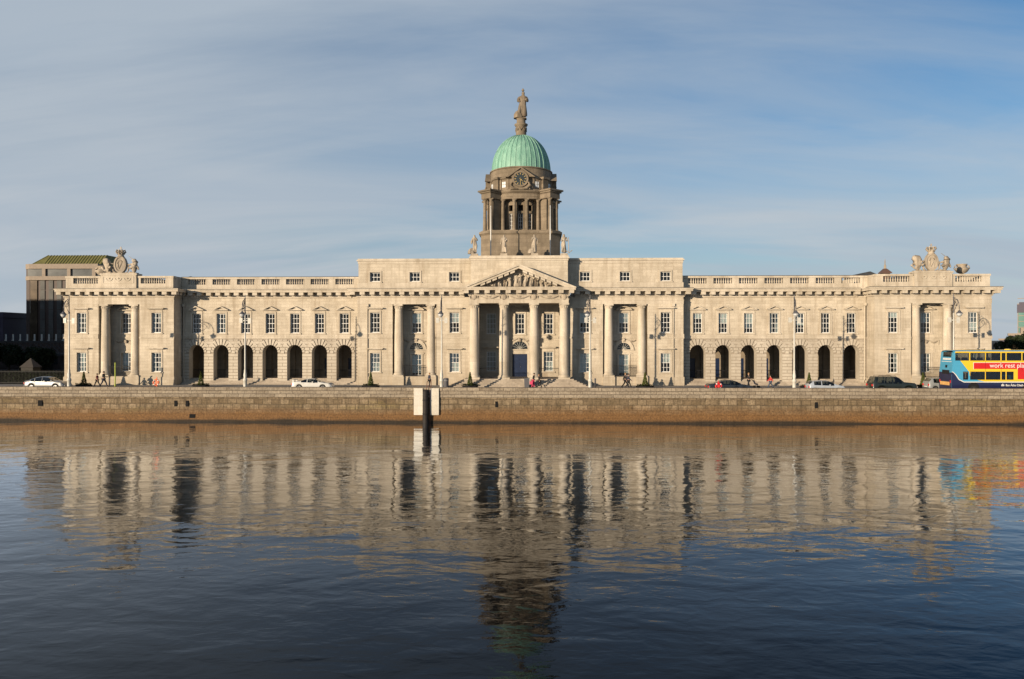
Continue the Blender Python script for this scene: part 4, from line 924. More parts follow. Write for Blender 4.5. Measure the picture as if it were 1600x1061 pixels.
# attic with clocks
Q = MB(); z0 = ze+1.1
Q.lathe([(4.4, 0), (4.45, 0), (4.45, .2), (4.36, .25), (4.36, 1.6), (4.5, 1.65), (4.5, 1.8), (4.2, 1.85), (4.2, 3.05), (4.32, 3.1), (4.32, 3.2), (4.1, 3.3), (4.02, 3.32)], 0, DY, z0, 64)
nP = 24
for i in range(nP):
    t = 2*pi*(i+.5)/nP; p = Vector((4.36*cos(t), DY+4.36*sin(t))); u = Vector((cos(t), sin(t))); v = Vector((-sin(t), cos(t)))
    Q.prismz([tuple(p+u*x_+v*y_) for x_, y_ in ((-.1, -.16), (.1, -.16), (.1, .16), (-.1, .16))], z0+.25, z0+1.6)
for q in range(4):
    a = radians(45+90*q); u = Vector((cos(a), sin(a))); v = Vector((-sin(a), cos(a)))
    def rect(r0, r1, hw_): return [tuple(Vector((0, DY))+u*r_+v*t_) for r_, t_ in ((r0, -hw_), (r1, -hw_), (r1, hw_), (r0, hw_))]
    Q.prismz(rect(4.0, 4.75, .5), z0+.05, z0+1.62); Q.prismz(rect(4.0, 4.95, .62), z0+1.62, z0+1.9)
P(Q, 'drum_attic', 'brown')
for q in range(4):
    rot = Matrix.Rotation(radians(90*q), 4, 'Z'); cz = z0+1.35; yq = -4.75
    K = MB(); n = 28
    K.prism([(-1.3, z0+.1), (1.3, z0+.1), (1.15, z0+.45), (1.15, z0+1.75), (-1.15, z0+1.75), (-1.15, z0+.45)], yq+.12, -4.1)
    K.prism([(-1.75, z0+1.75), (1.75, z0+1.75), (0, z0+2.95)], yq+.1, -4.0)
    for s in (-1, 1): K.prism([(s*1.95, z0+1.7), (s*1.6, z0+1.7), (0, z0+2.85), (0, z0+3.08)], yq-.12, -4.0)
    for i in range(n):
        a0, a1 = 2*pi*i/n, 2*pi*(i+1)/n
        K.prism([(rr*cos(a), cz+.1+rr*sin(a)) for a, rr in ((a0, .83), (a0, 1.06), (a1, 1.06), (a1, .83))], yq-.08, yq+.14)
    for s in (-1, 1): K.tube([(s*1.05, yq-.02, cz-.3), (s*1.3, yq-.04, cz-.8), (s*.9, yq-.02, cz-1.1), (s*.4, yq-.02, cz-1.2)], [.12, .17, .13, .06])
    k = fixn(P(K, 'clock', 'brown')); k.matrix_local = Matrix.Translation((0, DY, 0)) @ rot
    F = MB(); F.prism([(.84*cos(2*pi*i/n), cz+.1+.84*sin(2*pi*i/n)) for i in range(n)], yq+.0, yq+.12); fixn(F.build('dial', 'clock', k))
    H = MB()
    for i in range(12):
        a = 2*pi*i/12; cx_, cz_ = .68*sin(a), .68*cos(a); dx_, dz_ = sin(a), cos(a)
        H.prism([(cx_+dx_*u_+dz_*w_, cz+.1+cz_+dz_*u_-dx_*w_) for u_, w_ in ((-.11, -.04), (.11, -.04), (.11, .04), (-.11, .04))], yq-.03, yq+.001)
    fixn(H.build('numeral', 'gold', k)); H = MB()
    for ang, ln, wd_ in ((radians(180), .72, .04), (radians(135), .48, .055)):
        dx_, dz_ = sin(ang), cos(ang); H.prism([(dx_*u_+dz_*w_, cz+.1+dz_*u_-dx_*w_) for u_, w_ in ((-.12, -wd_), (ln, -wd_*.4), (ln, wd_*.4), (-.12, wd_))], yq-.05, yq-.035)
    fixn(H.build('clock_hand', 'gold', k))
# small attic windows
for i in range(24):
    t = 2*pi*i/24; dd = (degrees_ := math.degrees(t)) % 90
    if min(dd, 90-dd) < 20 or abs(dd-45) < 8: continue
    Q = MB(); Q.box(-.26, .26, -4.42, -4.33, z0+.5, z0+1.25); o = P(Q, 'attic_window', 'blind'); o.matrix_local = Matrix.Translation((0, DY, 0)) @ Matrix.Rotation(t+pi/2, 4, 'Z')
    Q = MB(); Q.box(-.02, .02, -4.44, -4.42, z0+.5, z0+1.25); Q.box(-.26, .26, -4.44, -4.42, z0+.86, z0+.9); Q.build('frame', 'brown', o)
# dome with standing-seam ribs
zd = z0+3.3; Q = MB(); Q.smooth = True; n = 96; prof = []
for i in range(21):
    t = i/20; ang = t*pi/2*.955
    prof.append((4.0*cos(ang)**.97, 5.05*sin(ang)))
Q.lathe(prof, 0, DY, zd, 96, cap=False); dome = P(Q, 'dome', 'copper')
Q = MB(); Q.smooth = False
for k in range(36):
    a = 2*pi*k/36
    Q.tube([((p[0]+.015)*cos(a), DY+(p[0]+.015)*sin(a), zd+p[1]) for p in prof[:20]], [.06]*20, 5)
Q.build('rib', 'copper', dome)
ztp = zd+prof[-1][1]
Q = MB(); Q.smooth = True
Q.lathe([(.75, -.25), (.85, -.1), (.85, .05), (.72, .15), (.70, 1.25), (.82, 1.35), (.92, 1.5), (.92, 1.62), (.62, 1.7), (.6, 2.35), (.66, 2.4)], 0, DY, ztp-.05, 20); Q.smooth = False
for k in range(10):
    a = 2*pi*k/10; Q.tube([(.74*cos(a), DY+.74*sin(a), ztp+1.1), (.78*cos(a+.3), DY+.78*sin(a+.3), ztp+.6), (.74*cos(a+.62), DY+.74*sin(a+.62), ztp+1.1)], .06, 5)
P(Q, 'finial_pedestal', 'brown')
st = statue(.25, DY, ztp+2.3, 3.75, figs[5], 'brown stone statue on the pedestal crowning the green dome', 'rock', ped=(.45, .12)); [o_ for o_ in st.children if o_.name.startswith('figure')][0].scale.x *= 1.25
Q = MB(); Q.lathe([(.1, 0), (.2, .1), (.16, .25), (.04, .42)], 0, 0, 3.82, 8); Q.build('crown', 'sculpt_dark', st)
for o_ in st.children: o_.data.materials[0] = M['sculpt_dark']
# downpipe + mast-like flagpoles
for i, x in enumerate((-3.63, 3.85)):
    t = thing('flagpole', ('bare white flagpole on the roof left of the drum' if i == 0 else 'bare white flagpole on the roof right of the drum'), 'flagpole', (x, 2.2, 15.9), 0, 'flagpoles in front of the drum')
    mb = MB(); mb.smooth = True; mb.lathe([(.07, 0), (.065, 3), (.04, 6.6)], n=8); mb.build('pole', 'white', t)
    mb = MB(); mb.lathe([(.02, 6.58), (.09, 6.65), (.02, 6.75)], n=8); mb.lathe([(.14, 0), (.14, .15)], n=8); mb.build('finial', 'white', t)
# ---- coats of arms
lion_me = skin_mesh('lion', [(0, 0, .35), (-.1, 0, .75), (-.25, 0, 1.15), (-.4, -.05, 1.45), (-.6, -.15, 1.5), (.25, 0, 1.0), (.55, 0, 1.1), (.15, -.2, .6), (.45, -.3, .75), (-.1, .1, .05), (.35, 0, .05), (-.5, 0, .3), (-.75, 0, .7)],
                    [(0, 1), (1, 2), (2, 3), (3, 4), (2, 5), (5, 6), (1, 7), (7, 8), (0, 9), (9, 10), (0, 11), (11, 12)], [.32, .3, .42, .42, .2, .13, .1, .14, .1, .16, .12, .09, .13], 'sculpt', 1, .16, 9)
uni_me = skin_mesh('unicorn', [(0, 0, .35), (.1, 0, .7), (.3, 0, 1.05), (.22, -.05, 1.4), (.0, -.15, 1.5), (-.2, 0, .95), (-.5, 0, .9), (-.15, -.2, .55), (-.4, -.3, .5), (.1, .1, .05), (-.4, 0, .05), (.5, 0, .8), (.55, 0, .3), (.35, .05, 1.45)],
                   [(0, 1), (1, 2), (2, 3), (3, 4), (2, 5), (5, 6), (1, 7), (7, 8), (0, 9), (9, 10), (0, 11), (11, 12), (3, 13)], [.3, .28, .3, .2, .12, .12, .08, .12, .08, .14, .1, .15, .12, .16], 'sculpt', 1, .08, 4)
for s in (-1, 1):
    cx = 50.05*s
    t = thing('coat_of_arms', ('carved stone coat of arms with crown, lion and unicorn on the left pavilion' if s < 0 else 'carved stone coat of arms with crown, lion and unicorn on the right pavilion'), 'sculpture', (cx, .45, 14.06), 0, 'coats of arms on the pavilions')
    mb = MB(); n = 28
    for (ra, rb, y0_, y1_) in ((0, .80, -.2, .15), (.78, 1.0, -.28, .2)):
        for i in range(n):
            a0, a1 = 2*pi*i/n, 2*pi*(i+1)/n
            q = [(.78*r_*cos(a), 1.15+1.08*r_*sin(a)) for a, r_ in ((a0, ra), (a0, rb), (a1, rb), (a1, ra))]
            if ra == 0: q = q[1:]
            mb.prism(q, y0_, y1_)
    fixn(mb.build('shield', 'sculpt', t))
    mb = MB(); mb.smooth = True      # carved harp in the oval
    mb.tube([(-.2, -.2, .75), (-.32, -.22, 1.2), (-.18, -.22, 1.6), (.1, -.2, 1.65), (.28, -.2, 1.5)], [.06, .09, .08, .07, .05]); mb.tube([(.28, -.2, 1.5), (.1, -.2, 1.1), (-.15, -.2, .62)], [.05, .07, .08])
    for q in range(4): mb.tube([(-.2+.11*q, -.16, 1.5), (-.22+.07*q, -.16, .85)], .015, 4)
    mb.build('harp', 'sculpt', t)
    mb = MB(); mb.smooth = False
    for sd in (-1, 1): mb.tube([(sd*.72, 0, .1), (sd*.95, -.05, .35), (sd*.98, 0, .8), (sd*.88, 0, 1.3)], [.16, .1, .1, .06])
    mb.box(-2.1, 2.1, -.35, .4, 0, .12); mb.build('scroll', 'sculpt', t)
    mb = MB(); mb.lathe([(.42, 2.12), (.34, 2.3), (.36, 2.45), (.42, 2.5), (.34, 2.6), (.1, 2.75)], n=14)
    for q in range(8):
        a = 2*pi*q/8; mb.tube([(.36*cos(a), .36*sin(a), 2.45), (.56*cos(a), .56*sin(a), 2.75), (.52*cos(a), .52*sin(a), 2.95), (.1*cos(a), .1*sin(a), 2.8)], [.1, .11, .09, .05])
    mb.lathe([(.02, 2.8), (.12, 2.92), (.02, 3.04)], n=8); mb.box(-.04, .04, -.04, .04, 3.0, 3.4); mb.box(-.14, .14, -.035, .035, 3.16, 3.26)
    mb.build('crown', 'sculpt', t)
    o = link('lion', lion_me, t, (-1.5, -.05, .1)); o.scale = (1.2, 1.1, 1.1)
    o = link('unicorn', uni_me, t, (1.55, -.05, .1)); o.scale = (1.25, 1.1, 1.1)
    mb = MB(); mb.tube([(1.75, -.15, 1.7), (1.05, -.2, 2.25)], [.05, .012], 6); mb.build('horn', 'sculpt', t)
def urn(x, y, z, label, k=1):
    mb = MB(); mb.smooth = True
    mb.lathe([(.45, 0), (.5, .08), (.3, .16), (.28, .3), (.7, .5), (.95, .85), (.98, 1.1), (.8, 1.2), (.6, 1.35), (.62, 1.55), (.8, 1.7), (.78, 1.75), (.3, 1.8)], n=20); mb.smooth = False; mb.box(-.5, .5, -.5, .5, -1.4, .02)
    t = tag(mb.build('stone_urn', 'sculpt', None, (x, y, z)), label, 'urn', 'roof urns beside the coats of arms'); t.scale = (k, k, k)
    mb = MB(); mb.smooth = True
    for sd in (-1, 1): mb.tube([(sd*.9, 0, .8), (sd*1.15, 0, 1.1), (sd*1.05, 0, 1.45), (sd*.7, 0, 1.5)], .1)
    mb.build('handle', 'sculpt', t); return t
urn(-55.2, 5.5, 13.95, 'big stone urn on the roof beside the left coat of arms', .88); urn(56.4, 5.5, 13.95, 'big stone urn on the roof beside the right coat of arms', .84)
t = thing('roof_lantern', 'small dark pyramid roofed ventilator with spike behind the right balustrade', 'roof vent', (49.6, 12, 12.6)); t.scale = (.78, .78, 1)
mb = MB(); mb.box(-.6, .6, -.6, .6, 0, 2.2); mb.lathe([(1.25, 2.2), (1.2, 2.3), (.35, 2.85)], n=4, a0=pi/4); mb.build('cap', plain('rusty lead', (.14, .08, .06), .7), t)
mb = MB(); mb.lathe([(.22, 2.8), (.2, 3.3), (.1, 3.4), (.08, 3.9), (.02, 4.2)], n=8); mb.build('spike', 'sculpt', t)
for (x, y, w_, h_, lb) in ((-44.73, 8, 4.2, 1.75, 'low dark hipped roof light behind the balustrade by the left pavilion'), (45.3, 10, 4.2, 2.35, 'low dark curved roof hood behind the balustrade by the right pavilion')):
    mb = MB(); mb.prism([(-w_/2, 0), (w_/2, 0), (w_/2*.8, h_*.85), (w_*.2, h_), (-w_*.3, h_*.8)], -1.5, 1.5); tag(fixn(mb.build('roof_light', 'lead', None, (x, y, 12.45))), lb, 'roof hood')
#%%STREET
def lamp(x, y, dx_, dy_, label):
    t = thing('street_lamp', label, 'street lamp', (x, y, .12), 0, 'ornate street lamps along the quay')
    mb = MB(); mb.smooth = True
    mb.lathe([(.26, 0), (.26, .12), (.2, .2), (.2, 1.0), (.24, 1.05), (.24, 1.2), (.15, 1.35), (.19, 1.7), (.13, 2.0), (.13, 2.2), (.09, 2.35), (.085, 5), (.07, 8.6)], n=14); mb.build('pole', 'lamp_paint', t)
    mb = MB(); mb.smooth = True
    mb.lathe([(.08, 8.6), (.12, 8.7), (.06, 8.8), (.055, 10.2), (.09, 10.25), (.03, 10.4), (.06, 10.5), (.01, 10.7)], n=8); mb.build('finial', 'lamp_dark', t)
    u = Vector((dx_, dy_, 0)); L_ = u.length
    def A(r_, z): return (u.x/L_*r_, u.y/L_*r_, z)
    mb = MB(); mb.smooth = True
    arc = [A(L_*.5-L_*.5*cos(pi*i/10), 9.15+.95*sin(pi*i/10)*(1.0)+(-.15*i/10)) for i in range(11)]
    mb.tube(arc, .04); mb.tube([A(.08, 8.75), A(L_*.3, 9.0), A(L_*.55, 9.5), A(L_*.35, 9.8), A(L_*.2, 9.5), A(L_*.35, 9.35)], .032)
    mb.tube([A(L_*.55, 10.05), A(L_*.75, 9.6), A(L_*.6, 9.3), A(L_*.5, 9.55)], .028); mb.tube([A(.05, 9.9), A(L_*.25, 10.25), A(L_*.4, 10.05)], .025)
    mb.tube([A(L_, 9.0), A(L_, 8.75)], .03)
    mb.build('bracket', 'lamp_dark', t)
    mb = MB(); mb.smooth = True; p = A(L_, 0)
    mb.lathe([(.04, 8.8), (.12, 8.75), (.2, 8.6), (.34, 8.5), (.34, 8.46)], p[0], p[1], 0, 14); ln = mb.build('lantern', 'lamp_dark', t)
    mb = MB(); mb.smooth = True; mb.lathe([(.3, 8.46), (.26, 8.3), (.14, 8.14), (.02, 8.1)], p[0], p[1], 0, 14); mb.build('bowl', 'lamp_glass', ln)
    mb = MB(); mb.box(-.62, -.28, -.09, .09, 7.55, 8.1); mb.box(-.28, -.06, -.02, .02, 7.75, 7.85); mb.build('signal_box', 'lamp_paint', t)
    mb = MB(); mb.box(.32, .66, -.03, .03, 7.5, 8.1); mb.box(.06, .32, -.02, .02, 7.78, 7.84); mb.build('sign_plate', 'lamp_paint', t)
    return t
for a in ((-50.73, .4, -1.7, 'ornate cream street lamp beside the silver saloon at the left pavilion corner'), (-30.58, .35, -1.8, 'ornate cream street lamp in front of the left arcade'),
          (-8.44, .1, -1.6, 'ornate cream street lamp just right of the black fender pile'), (8.06, -.39, -1.52, 'ornate cream street lamp just right of the portico steps'),
          (30.42, -.5, -2.1, 'ornate cream street lamp in front of the right arcade'), (47.62, -.5, -2.1, 'ornate cream street lamp behind the rear of the bus')):
    lamp(a[0], -9.3, a[1], a[2], a[3])
def shrub(x, label, h=1.55):
    t = thing('potted_conifer', label, 'shrub', (x, -3.6, .12), 0, 'conical shrubs in planters'); r = random.Random(int(x*10))
    mb = MB(); mb.lathe([(1.0, 0), (1.1, .22), (.95, .24), (.9, .2)], n=8, sy=.6); mb.build('planter', 'iron', t)
    mb = MB()
    for i in range(900):
        z = .1+(h)*r.random()**1.25; rr = .36*(1-(z-.1)/h)*.95+.03; a = r.uniform(0, 2*pi); q = rr*sqrt(r.uniform(.3, 1.15)); c = Vector((q*cos(a), q*sin(a), z+.15))
        d1 = Vector((r.uniform(-1, 1), r.uniform(-1, 1), r.uniform(-.2, 1.4))).normalized()*.085; d2 = d1.cross(Vector((r.random(), r.random(), r.random()))).normalized()*.03
        mb.quad(c-d1-d2, c+d1*.2-d2, c+d1, c-d1*.2+d2)
    mb.build('foliage', 'leaf', t)
    mb = MB()
    for i in range(260):
        a = r.uniform(0, 2*pi); q = r.uniform(.4, 1.0); c = Vector((q*cos(a), q*.6*sin(a), .28+r.uniform(-.05, .12))); d1 = Vector((r.uniform(-1, 1), r.uniform(-1, 1), r.uniform(0, 1))).normalized()*.1; d2 = d1.cross(Vector((0, 0, 1))).normalized()*.04
        mb.quad(c-d1, c-d2, c+d1, c+d2)
    mb.build('underplanting', 'leafdark', t)
for x, lb in ((-52.4, 'small conical shrub right of the leftmost street lamp'), (-38.1, 'small conical shrub at the first arch of the left arcade'), (-17.6, 'small conical shrub by the downpipe left of the portico'), (-5.75, 'small conical shrub at the left end of the portico steps'), (14.9, 'small conical shrub by the walking pair right of the portico'), (34.0, 'small conical shrub behind the silver hatchback'), (47.1, 'small conical shrub between the black off-roader and grey hatchback')): shrub(x, lb)
# people -----------------------------------------------------------------
def person(x, y, face, label, top, legs, stride=.28, h=1.72, hair='hair', topcol=None, lean=0.0, z=.12, armin=0, bag=None, skirt=False):
    k = h/1.75; t = thing('person', label, 'person', (x, y, z), face); t.scale = (k, k, k)
    st = stride
    J = {'pel': (0, 0, .95), 'bel': (lean*.3, 0, 1.08), 'che': (lean, 0, 1.3), 'nb': (lean*1.2, 0, 1.46), 'nk': (lean*1.3+.01, 0, 1.53), 'hd': (lean*1.4+.03, 0, 1.63), 'ht': (lean*1.4+.02, 0, 1.71), 'no': (lean*1.4+.12, 0, 1.62), 'chin': (lean*1.4+.08, 0, 1.56)}
    ed = [('pel', 'bel'), ('bel', 'che'), ('che', 'nb'), ('nb', 'nk'), ('nk', 'hd'), ('hd', 'ht'), ('hd', 'no'), ('hd', 'chin')]
    R_ = {'pel': (.15, .115), 'bel': (.14, .1), 'che': (.155, .11), 'nb': (.09, .07), 'nk': .052, 'hd': .088, 'ht': .07, 'no': .018, 'chin': .035}
    sh, lg, ft = [], [], []
    for s, n in ((-1, 'R'), (1, 'L')):
        f = st*s; sw = -f*.9
        J['sh'+n] = (lean, s*.18, 1.42); J['el'+n] = (lean+sw*.5-.03, s*.23, 1.14); J['wr'+n] = (lean+sw*1.0+.08+armin*.2, s*(.22-armin*.08), .92+armin*.22)
        J['hp'+n] = (0, s*.09, .9); J['kn'+n] = (f*.55+.04, s*.1, .5); J['an'+n] = (f*1.15-(.06 if f < 0 else 0), s*.1, .09+(.05 if f < -.1 else 0)); J['to'+n] = (f*1.15+.17, s*.12, .035)
        R_.update({'sh'+n: .062, 'el'+n: .043, 'wr'+n: .028, 'hp'+n: .095, 'kn'+n: .06, 'an'+n: .04, 'to'+n: .032})
        ed += [('che', 'sh'+n), ('sh'+n, 'el'+n), ('el'+n, 'wr'+n), ('pel', 'hp'+n), ('hp'+n, 'kn'+n), ('kn'+n, 'an'+n), ('an'+n, 'to'+n)]
        sh += ['sh'+n, 'el'+n, 'wr'+n]; lg += ['hp'+n, 'kn'+n, 'an'+n]
        w_ = Vector(J['wr'+n]); d_ = (w_-Vector(J['el'+n])).normalized(); pm = w_+d_*.05; J['pa'+n] = tuple(pm); R_['pa'+n] = .03; ed.append(('wr'+n, 'pa'+n))
        side = Vector((1, 0, 0)); side = (side-d_*side.dot(d_)).normalized()
        for q, (o_, ln) in enumerate(((-.028, .06), (-.010, .072), (.010, .075), (.028, .065))):
            a = pm+side*o_+d_*.02; b = a+d_*ln*.55; c = b+d_*ln*.4+Vector((0, -s*.018, 0)); J[f'f{n}{q}a'] = tuple(a); J[f'f{n}{q}b'] = tuple(b); J[f'f{n}{q}c'] = tuple(c)
            for u_ in 'abc': R_[f'f{n}{q}{u_}'] = .0095 if u_ != 'c' else .008
            ed += [('pa'+n, f'f{n}{q}a'), (f'f{n}{q}a', f'f{n}{q}b'), (f'f{n}{q}b', f'f{n}{q}c')]
        a = w_+d_*.02+side*.035; b = a+d_*.035+side*.02; J['th'+n] = tuple(a); J['ti'+n] = tuple(b); R_['th'+n] = .011; R_['ti'+n] = .009; ed += [('wr'+n, 'th'+n), ('th'+n, 'ti'+n)]
    def mk(name, keys, extra, mat, sub=1, shift=None):
        ks = [k_ for k_ in J if k_ in keys]; ks.sort(key=lambda q: 0 if q in ('pel',) else 1); ix = {q: i for i, q in enumerate(ks)}
        e = [(ix[a], ix[b]) for a, b in ed if a in ix and b in ix]
        rr = [tuple(c+extra for c in R_[q]) if isinstance(R_[q], tuple) else R_[q]+extra for q in ks]
        return link(name, skin_mesh(name, [J[q] for q in ks], e, rr, mat, sub), t)
    mk('body', set(J), 0, 'skin')
    mk('jacket', {'pel', 'bel', 'che', 'nb'}|set(sh), .022, top)
    if True: mk('trousers', {'pel'}|set(lg), .02, legs)
    for n in 'LR': mk('shoe', {'an'+n, 'to'+n}, .018, 'iron')
    mb = MB(); mb.smooth = True; hx = lean*1.4+.01
    mb.lathe([(.09, -.06), (.105, 0), (.1, .06), (.06, .105), (.01, .12)], hx, 0, 1.66, 10); mb.build('hair', hair, t)
    for s in (-1, 1):
        mb = MB(); mb.lathe([(.003, -.012), (.012, 0), (.003, .012)], lean*1.4+.108, s*.03, 1.64, 6); mb.build('eye', 'iron', t)
    return t
mat_col('black cloth', (.018, .018, .02), .85); mat_col('navy cloth', (.03, .035, .06), .85); mat_col('maroon cloth', (.12, .03, .03), .85); mat_col('red cloth', (.6, .03, .03), .8); mat_col('grey cloth', (.22, .22, .22), .85); mat_col('denim', (.06, .09, .15), .85); mat_col('pink cloth', (.7, .06, .15), .7); mat_col('tan cloth', (.45, .34, .24), .85)
person(-50.35, -4.3, pi, 'person in dark maroon jacket walking left past the left pavilion', 'maroon cloth', 'black cloth', .3, 1.62)
person(-49.57, -4.3, 0.1, 'person in black walking right with hand forward past the left pavilion', 'black cloth', 'navy cloth', .3, 1.88, armin=1)
person(-10.49, -4.3, .5, 'person in dark striped clothes standing behind the wall beside the fender pile', 'navy cloth', 'black cloth', .05, 1.75, 'hairfair')
person(1.73, -4.3, -.3, 'dark haired person in black top leaning beside a bin on the portico pavement', 'black cloth', 'pink cloth', .08, 1.75, lean=.08)
person(2.48, -4.3, 2.9, 'person in black coat facing left beside the pink clad companion', 'black cloth', 'black cloth', .22, 1.6, 'hairfair', lean=.05)
person(12.51, -4.3, 0, 'taller red haired walker in black striding right of the portico', 'black cloth', 'black cloth', .34, 1.78, 'hairfair')
person(12.83, -4.7, 0, 'dark haired walker in navy half hidden beside the red haired walker', 'navy cloth', 'black cloth', .3, 1.72)
person(26.82, -4.3, pi, 'person in dark top and pale scarf pushing a pushchair behind the black saloon', 'black cloth', 'black cloth', .1, 1.8, 'hairfair', armin=1)
person(29.33, -4.3, pi, 'person in bright red jacket and jeans walking left by the right arcade', 'red cloth', 'denim', .34, 1.55)
t = thing('shopping_bag', 'bright pink bag held by the person at the bin', 'bag', (1.51, -4.55, .55)); mb = MB(); mb.prism([(-.16, 0), (.16, 0), (.19, .36), (-.19, .36)], -.07, .07); fixn(mb.build('sack', 'pink cloth', t)); mb = MB(); mb.tube([(-.1, 0, .36), (-.06, 0, .52), (.06, 0, .52), (.1, 0, .36)], .012); mb.build('handle', 'pink cloth', t)
# pushchair
t = thing('pushchair', 'small dark pushchair beside the person behind the black saloon', 'pushchair', (27.67, -4.3, .12))
mb = MB(); mb.tube([(-.5, -.2, 1.0), (.25, -.2, .25)], .02); mb.tube([(-.5, .2, 1.0), (.25, .2, .25)], .02); mb.tube([(-.5, -.2, 1.0), (-.5, .2, 1.0)], .02); mb.tube([(-.25, -.2, .2), (.1, -.2, .6)], .02); mb.tube([(-.25, .2, .2), (.1, .2, .6)], .02); mb.build('frame', 'iron', t)
mb = MB(); mb.prism([(-.2, .5), (.15, .4), (.22, .5), (-.1, .62), (-.25, .95), (-.32, .9)], -.17, .17); fixn(mb.build('seat', 'navy cloth', t))
for wx in (-.25, .27):
    for wy in (-.22, .22):
        mb = MB(); mb.prism([(wx+.16*cos(2*pi*i/14), .16+.16*sin(2*pi*i/14)) for i in range(14)], wy-.02, wy+.02); fixn(mb.build('wheel', 'tyre', t))
def lifebuoy(x, label, mat, zc=1.25):
    t = thing('lifebuoy', label, 'lifebuoy', (x, -15.15, 0), 0, 'lifebuoys on the quay wall')
    mb = MB(); mb.smooth = True; mb.tube([(.3*cos(2*pi*i/20), -.12, zc+.3*sin(2*pi*i/20)) for i in range(21)], .075, 8); mb.build('ring', mat, t)
    mb = MB()
    for q in range(4):
        a = pi/4+q*pi/2; mb.tube([(.3*cos(a-.16), -.12, zc+.3*sin(a-.16)), (.3*cos(a+.16), -.12, zc+.3*sin(a+.16))], .082, 8)
    mb.build('white_band', 'white', t)
    mb = MB(); mb.box(-.04, .04, -.03, .03, 0, zc+.55); mb.box(-.14, .14, -.035, .0, zc-.14, zc+.14); mb.build('stand', mat, t); return t
lifebuoy(-37.77, 'orange ring lifebuoy on a stand behind the wall by the left pavilion', 'orange', 1.3); lifebuoy(20.81, 'red lifebuoy low behind the wall in front of the black saloon', 'redp', 1.02)
t = thing('litter_bin', 'grey cylindrical litter bin just right of the lamp by the fender pile', 'bin', (-8.52, -4.3, .12), 0); mb = MB(); mb.smooth = True; mb.lathe([(.27, 0), (.3, .1), (.3, .95), (.32, 1.0), (.3, 1.1), (.2, 1.15)], n=16); mb.build('drum', 'lamp_dark', t); mb = MB(); mb.lathe([(.31, .8), (.31, .9)], n=16); mb.build('band', 'grey cloth', t)
t = thing('litter_bin', 'boxy grey litter bin beside the person with the pink bag', 'bin', (0.98, -4.3, .12), 0); mb = MB(); mb.prism([(-.26, 0), (.26, 0), (.3, 1.05), (-.3, 1.05)], -.25, .25); fixn(mb.build('box', 'lamp_dark', t)); mb = MB(); mb.box(-.33, .33, -.28, .28, 1.05, 1.15); mb.build('lid', 'lamp_dark', t)
mb = MB(); mb.smooth = True; mb.lathe([(.1, 0), (.09, .9), (.11, .95), (.1, 1.1), (.04, 1.15)], n=10); tag(mb.build('bollard', 'lamp_dark', None, (9.0, -4.3, .12)), 'short dark bollard right of the lamp by the portico', 'bollard')
mb = MB(); mb.smooth = True; mb.lathe([(.11, 0), (.1, .3), (.07, .35), (.065, 2.9), (.02, 2.95)], n=10); tag(mb.build('marker_post', plain('lime green paint', (.42, .48, .07), .5), None, (-48.17, -4.3, .12)), 'tall lime green marker post in front of the left pavilion', 'post')
mb = MB(); mb.smooth = True; mb.lathe([(.07, 0), (.06, 1.1), (.02, 1.15)], n=10); tag(mb.build('short_post', 'lamp_dark', None, (-48.87, -4.3, .12)), 'short dark post left of the lime green post', 'post')
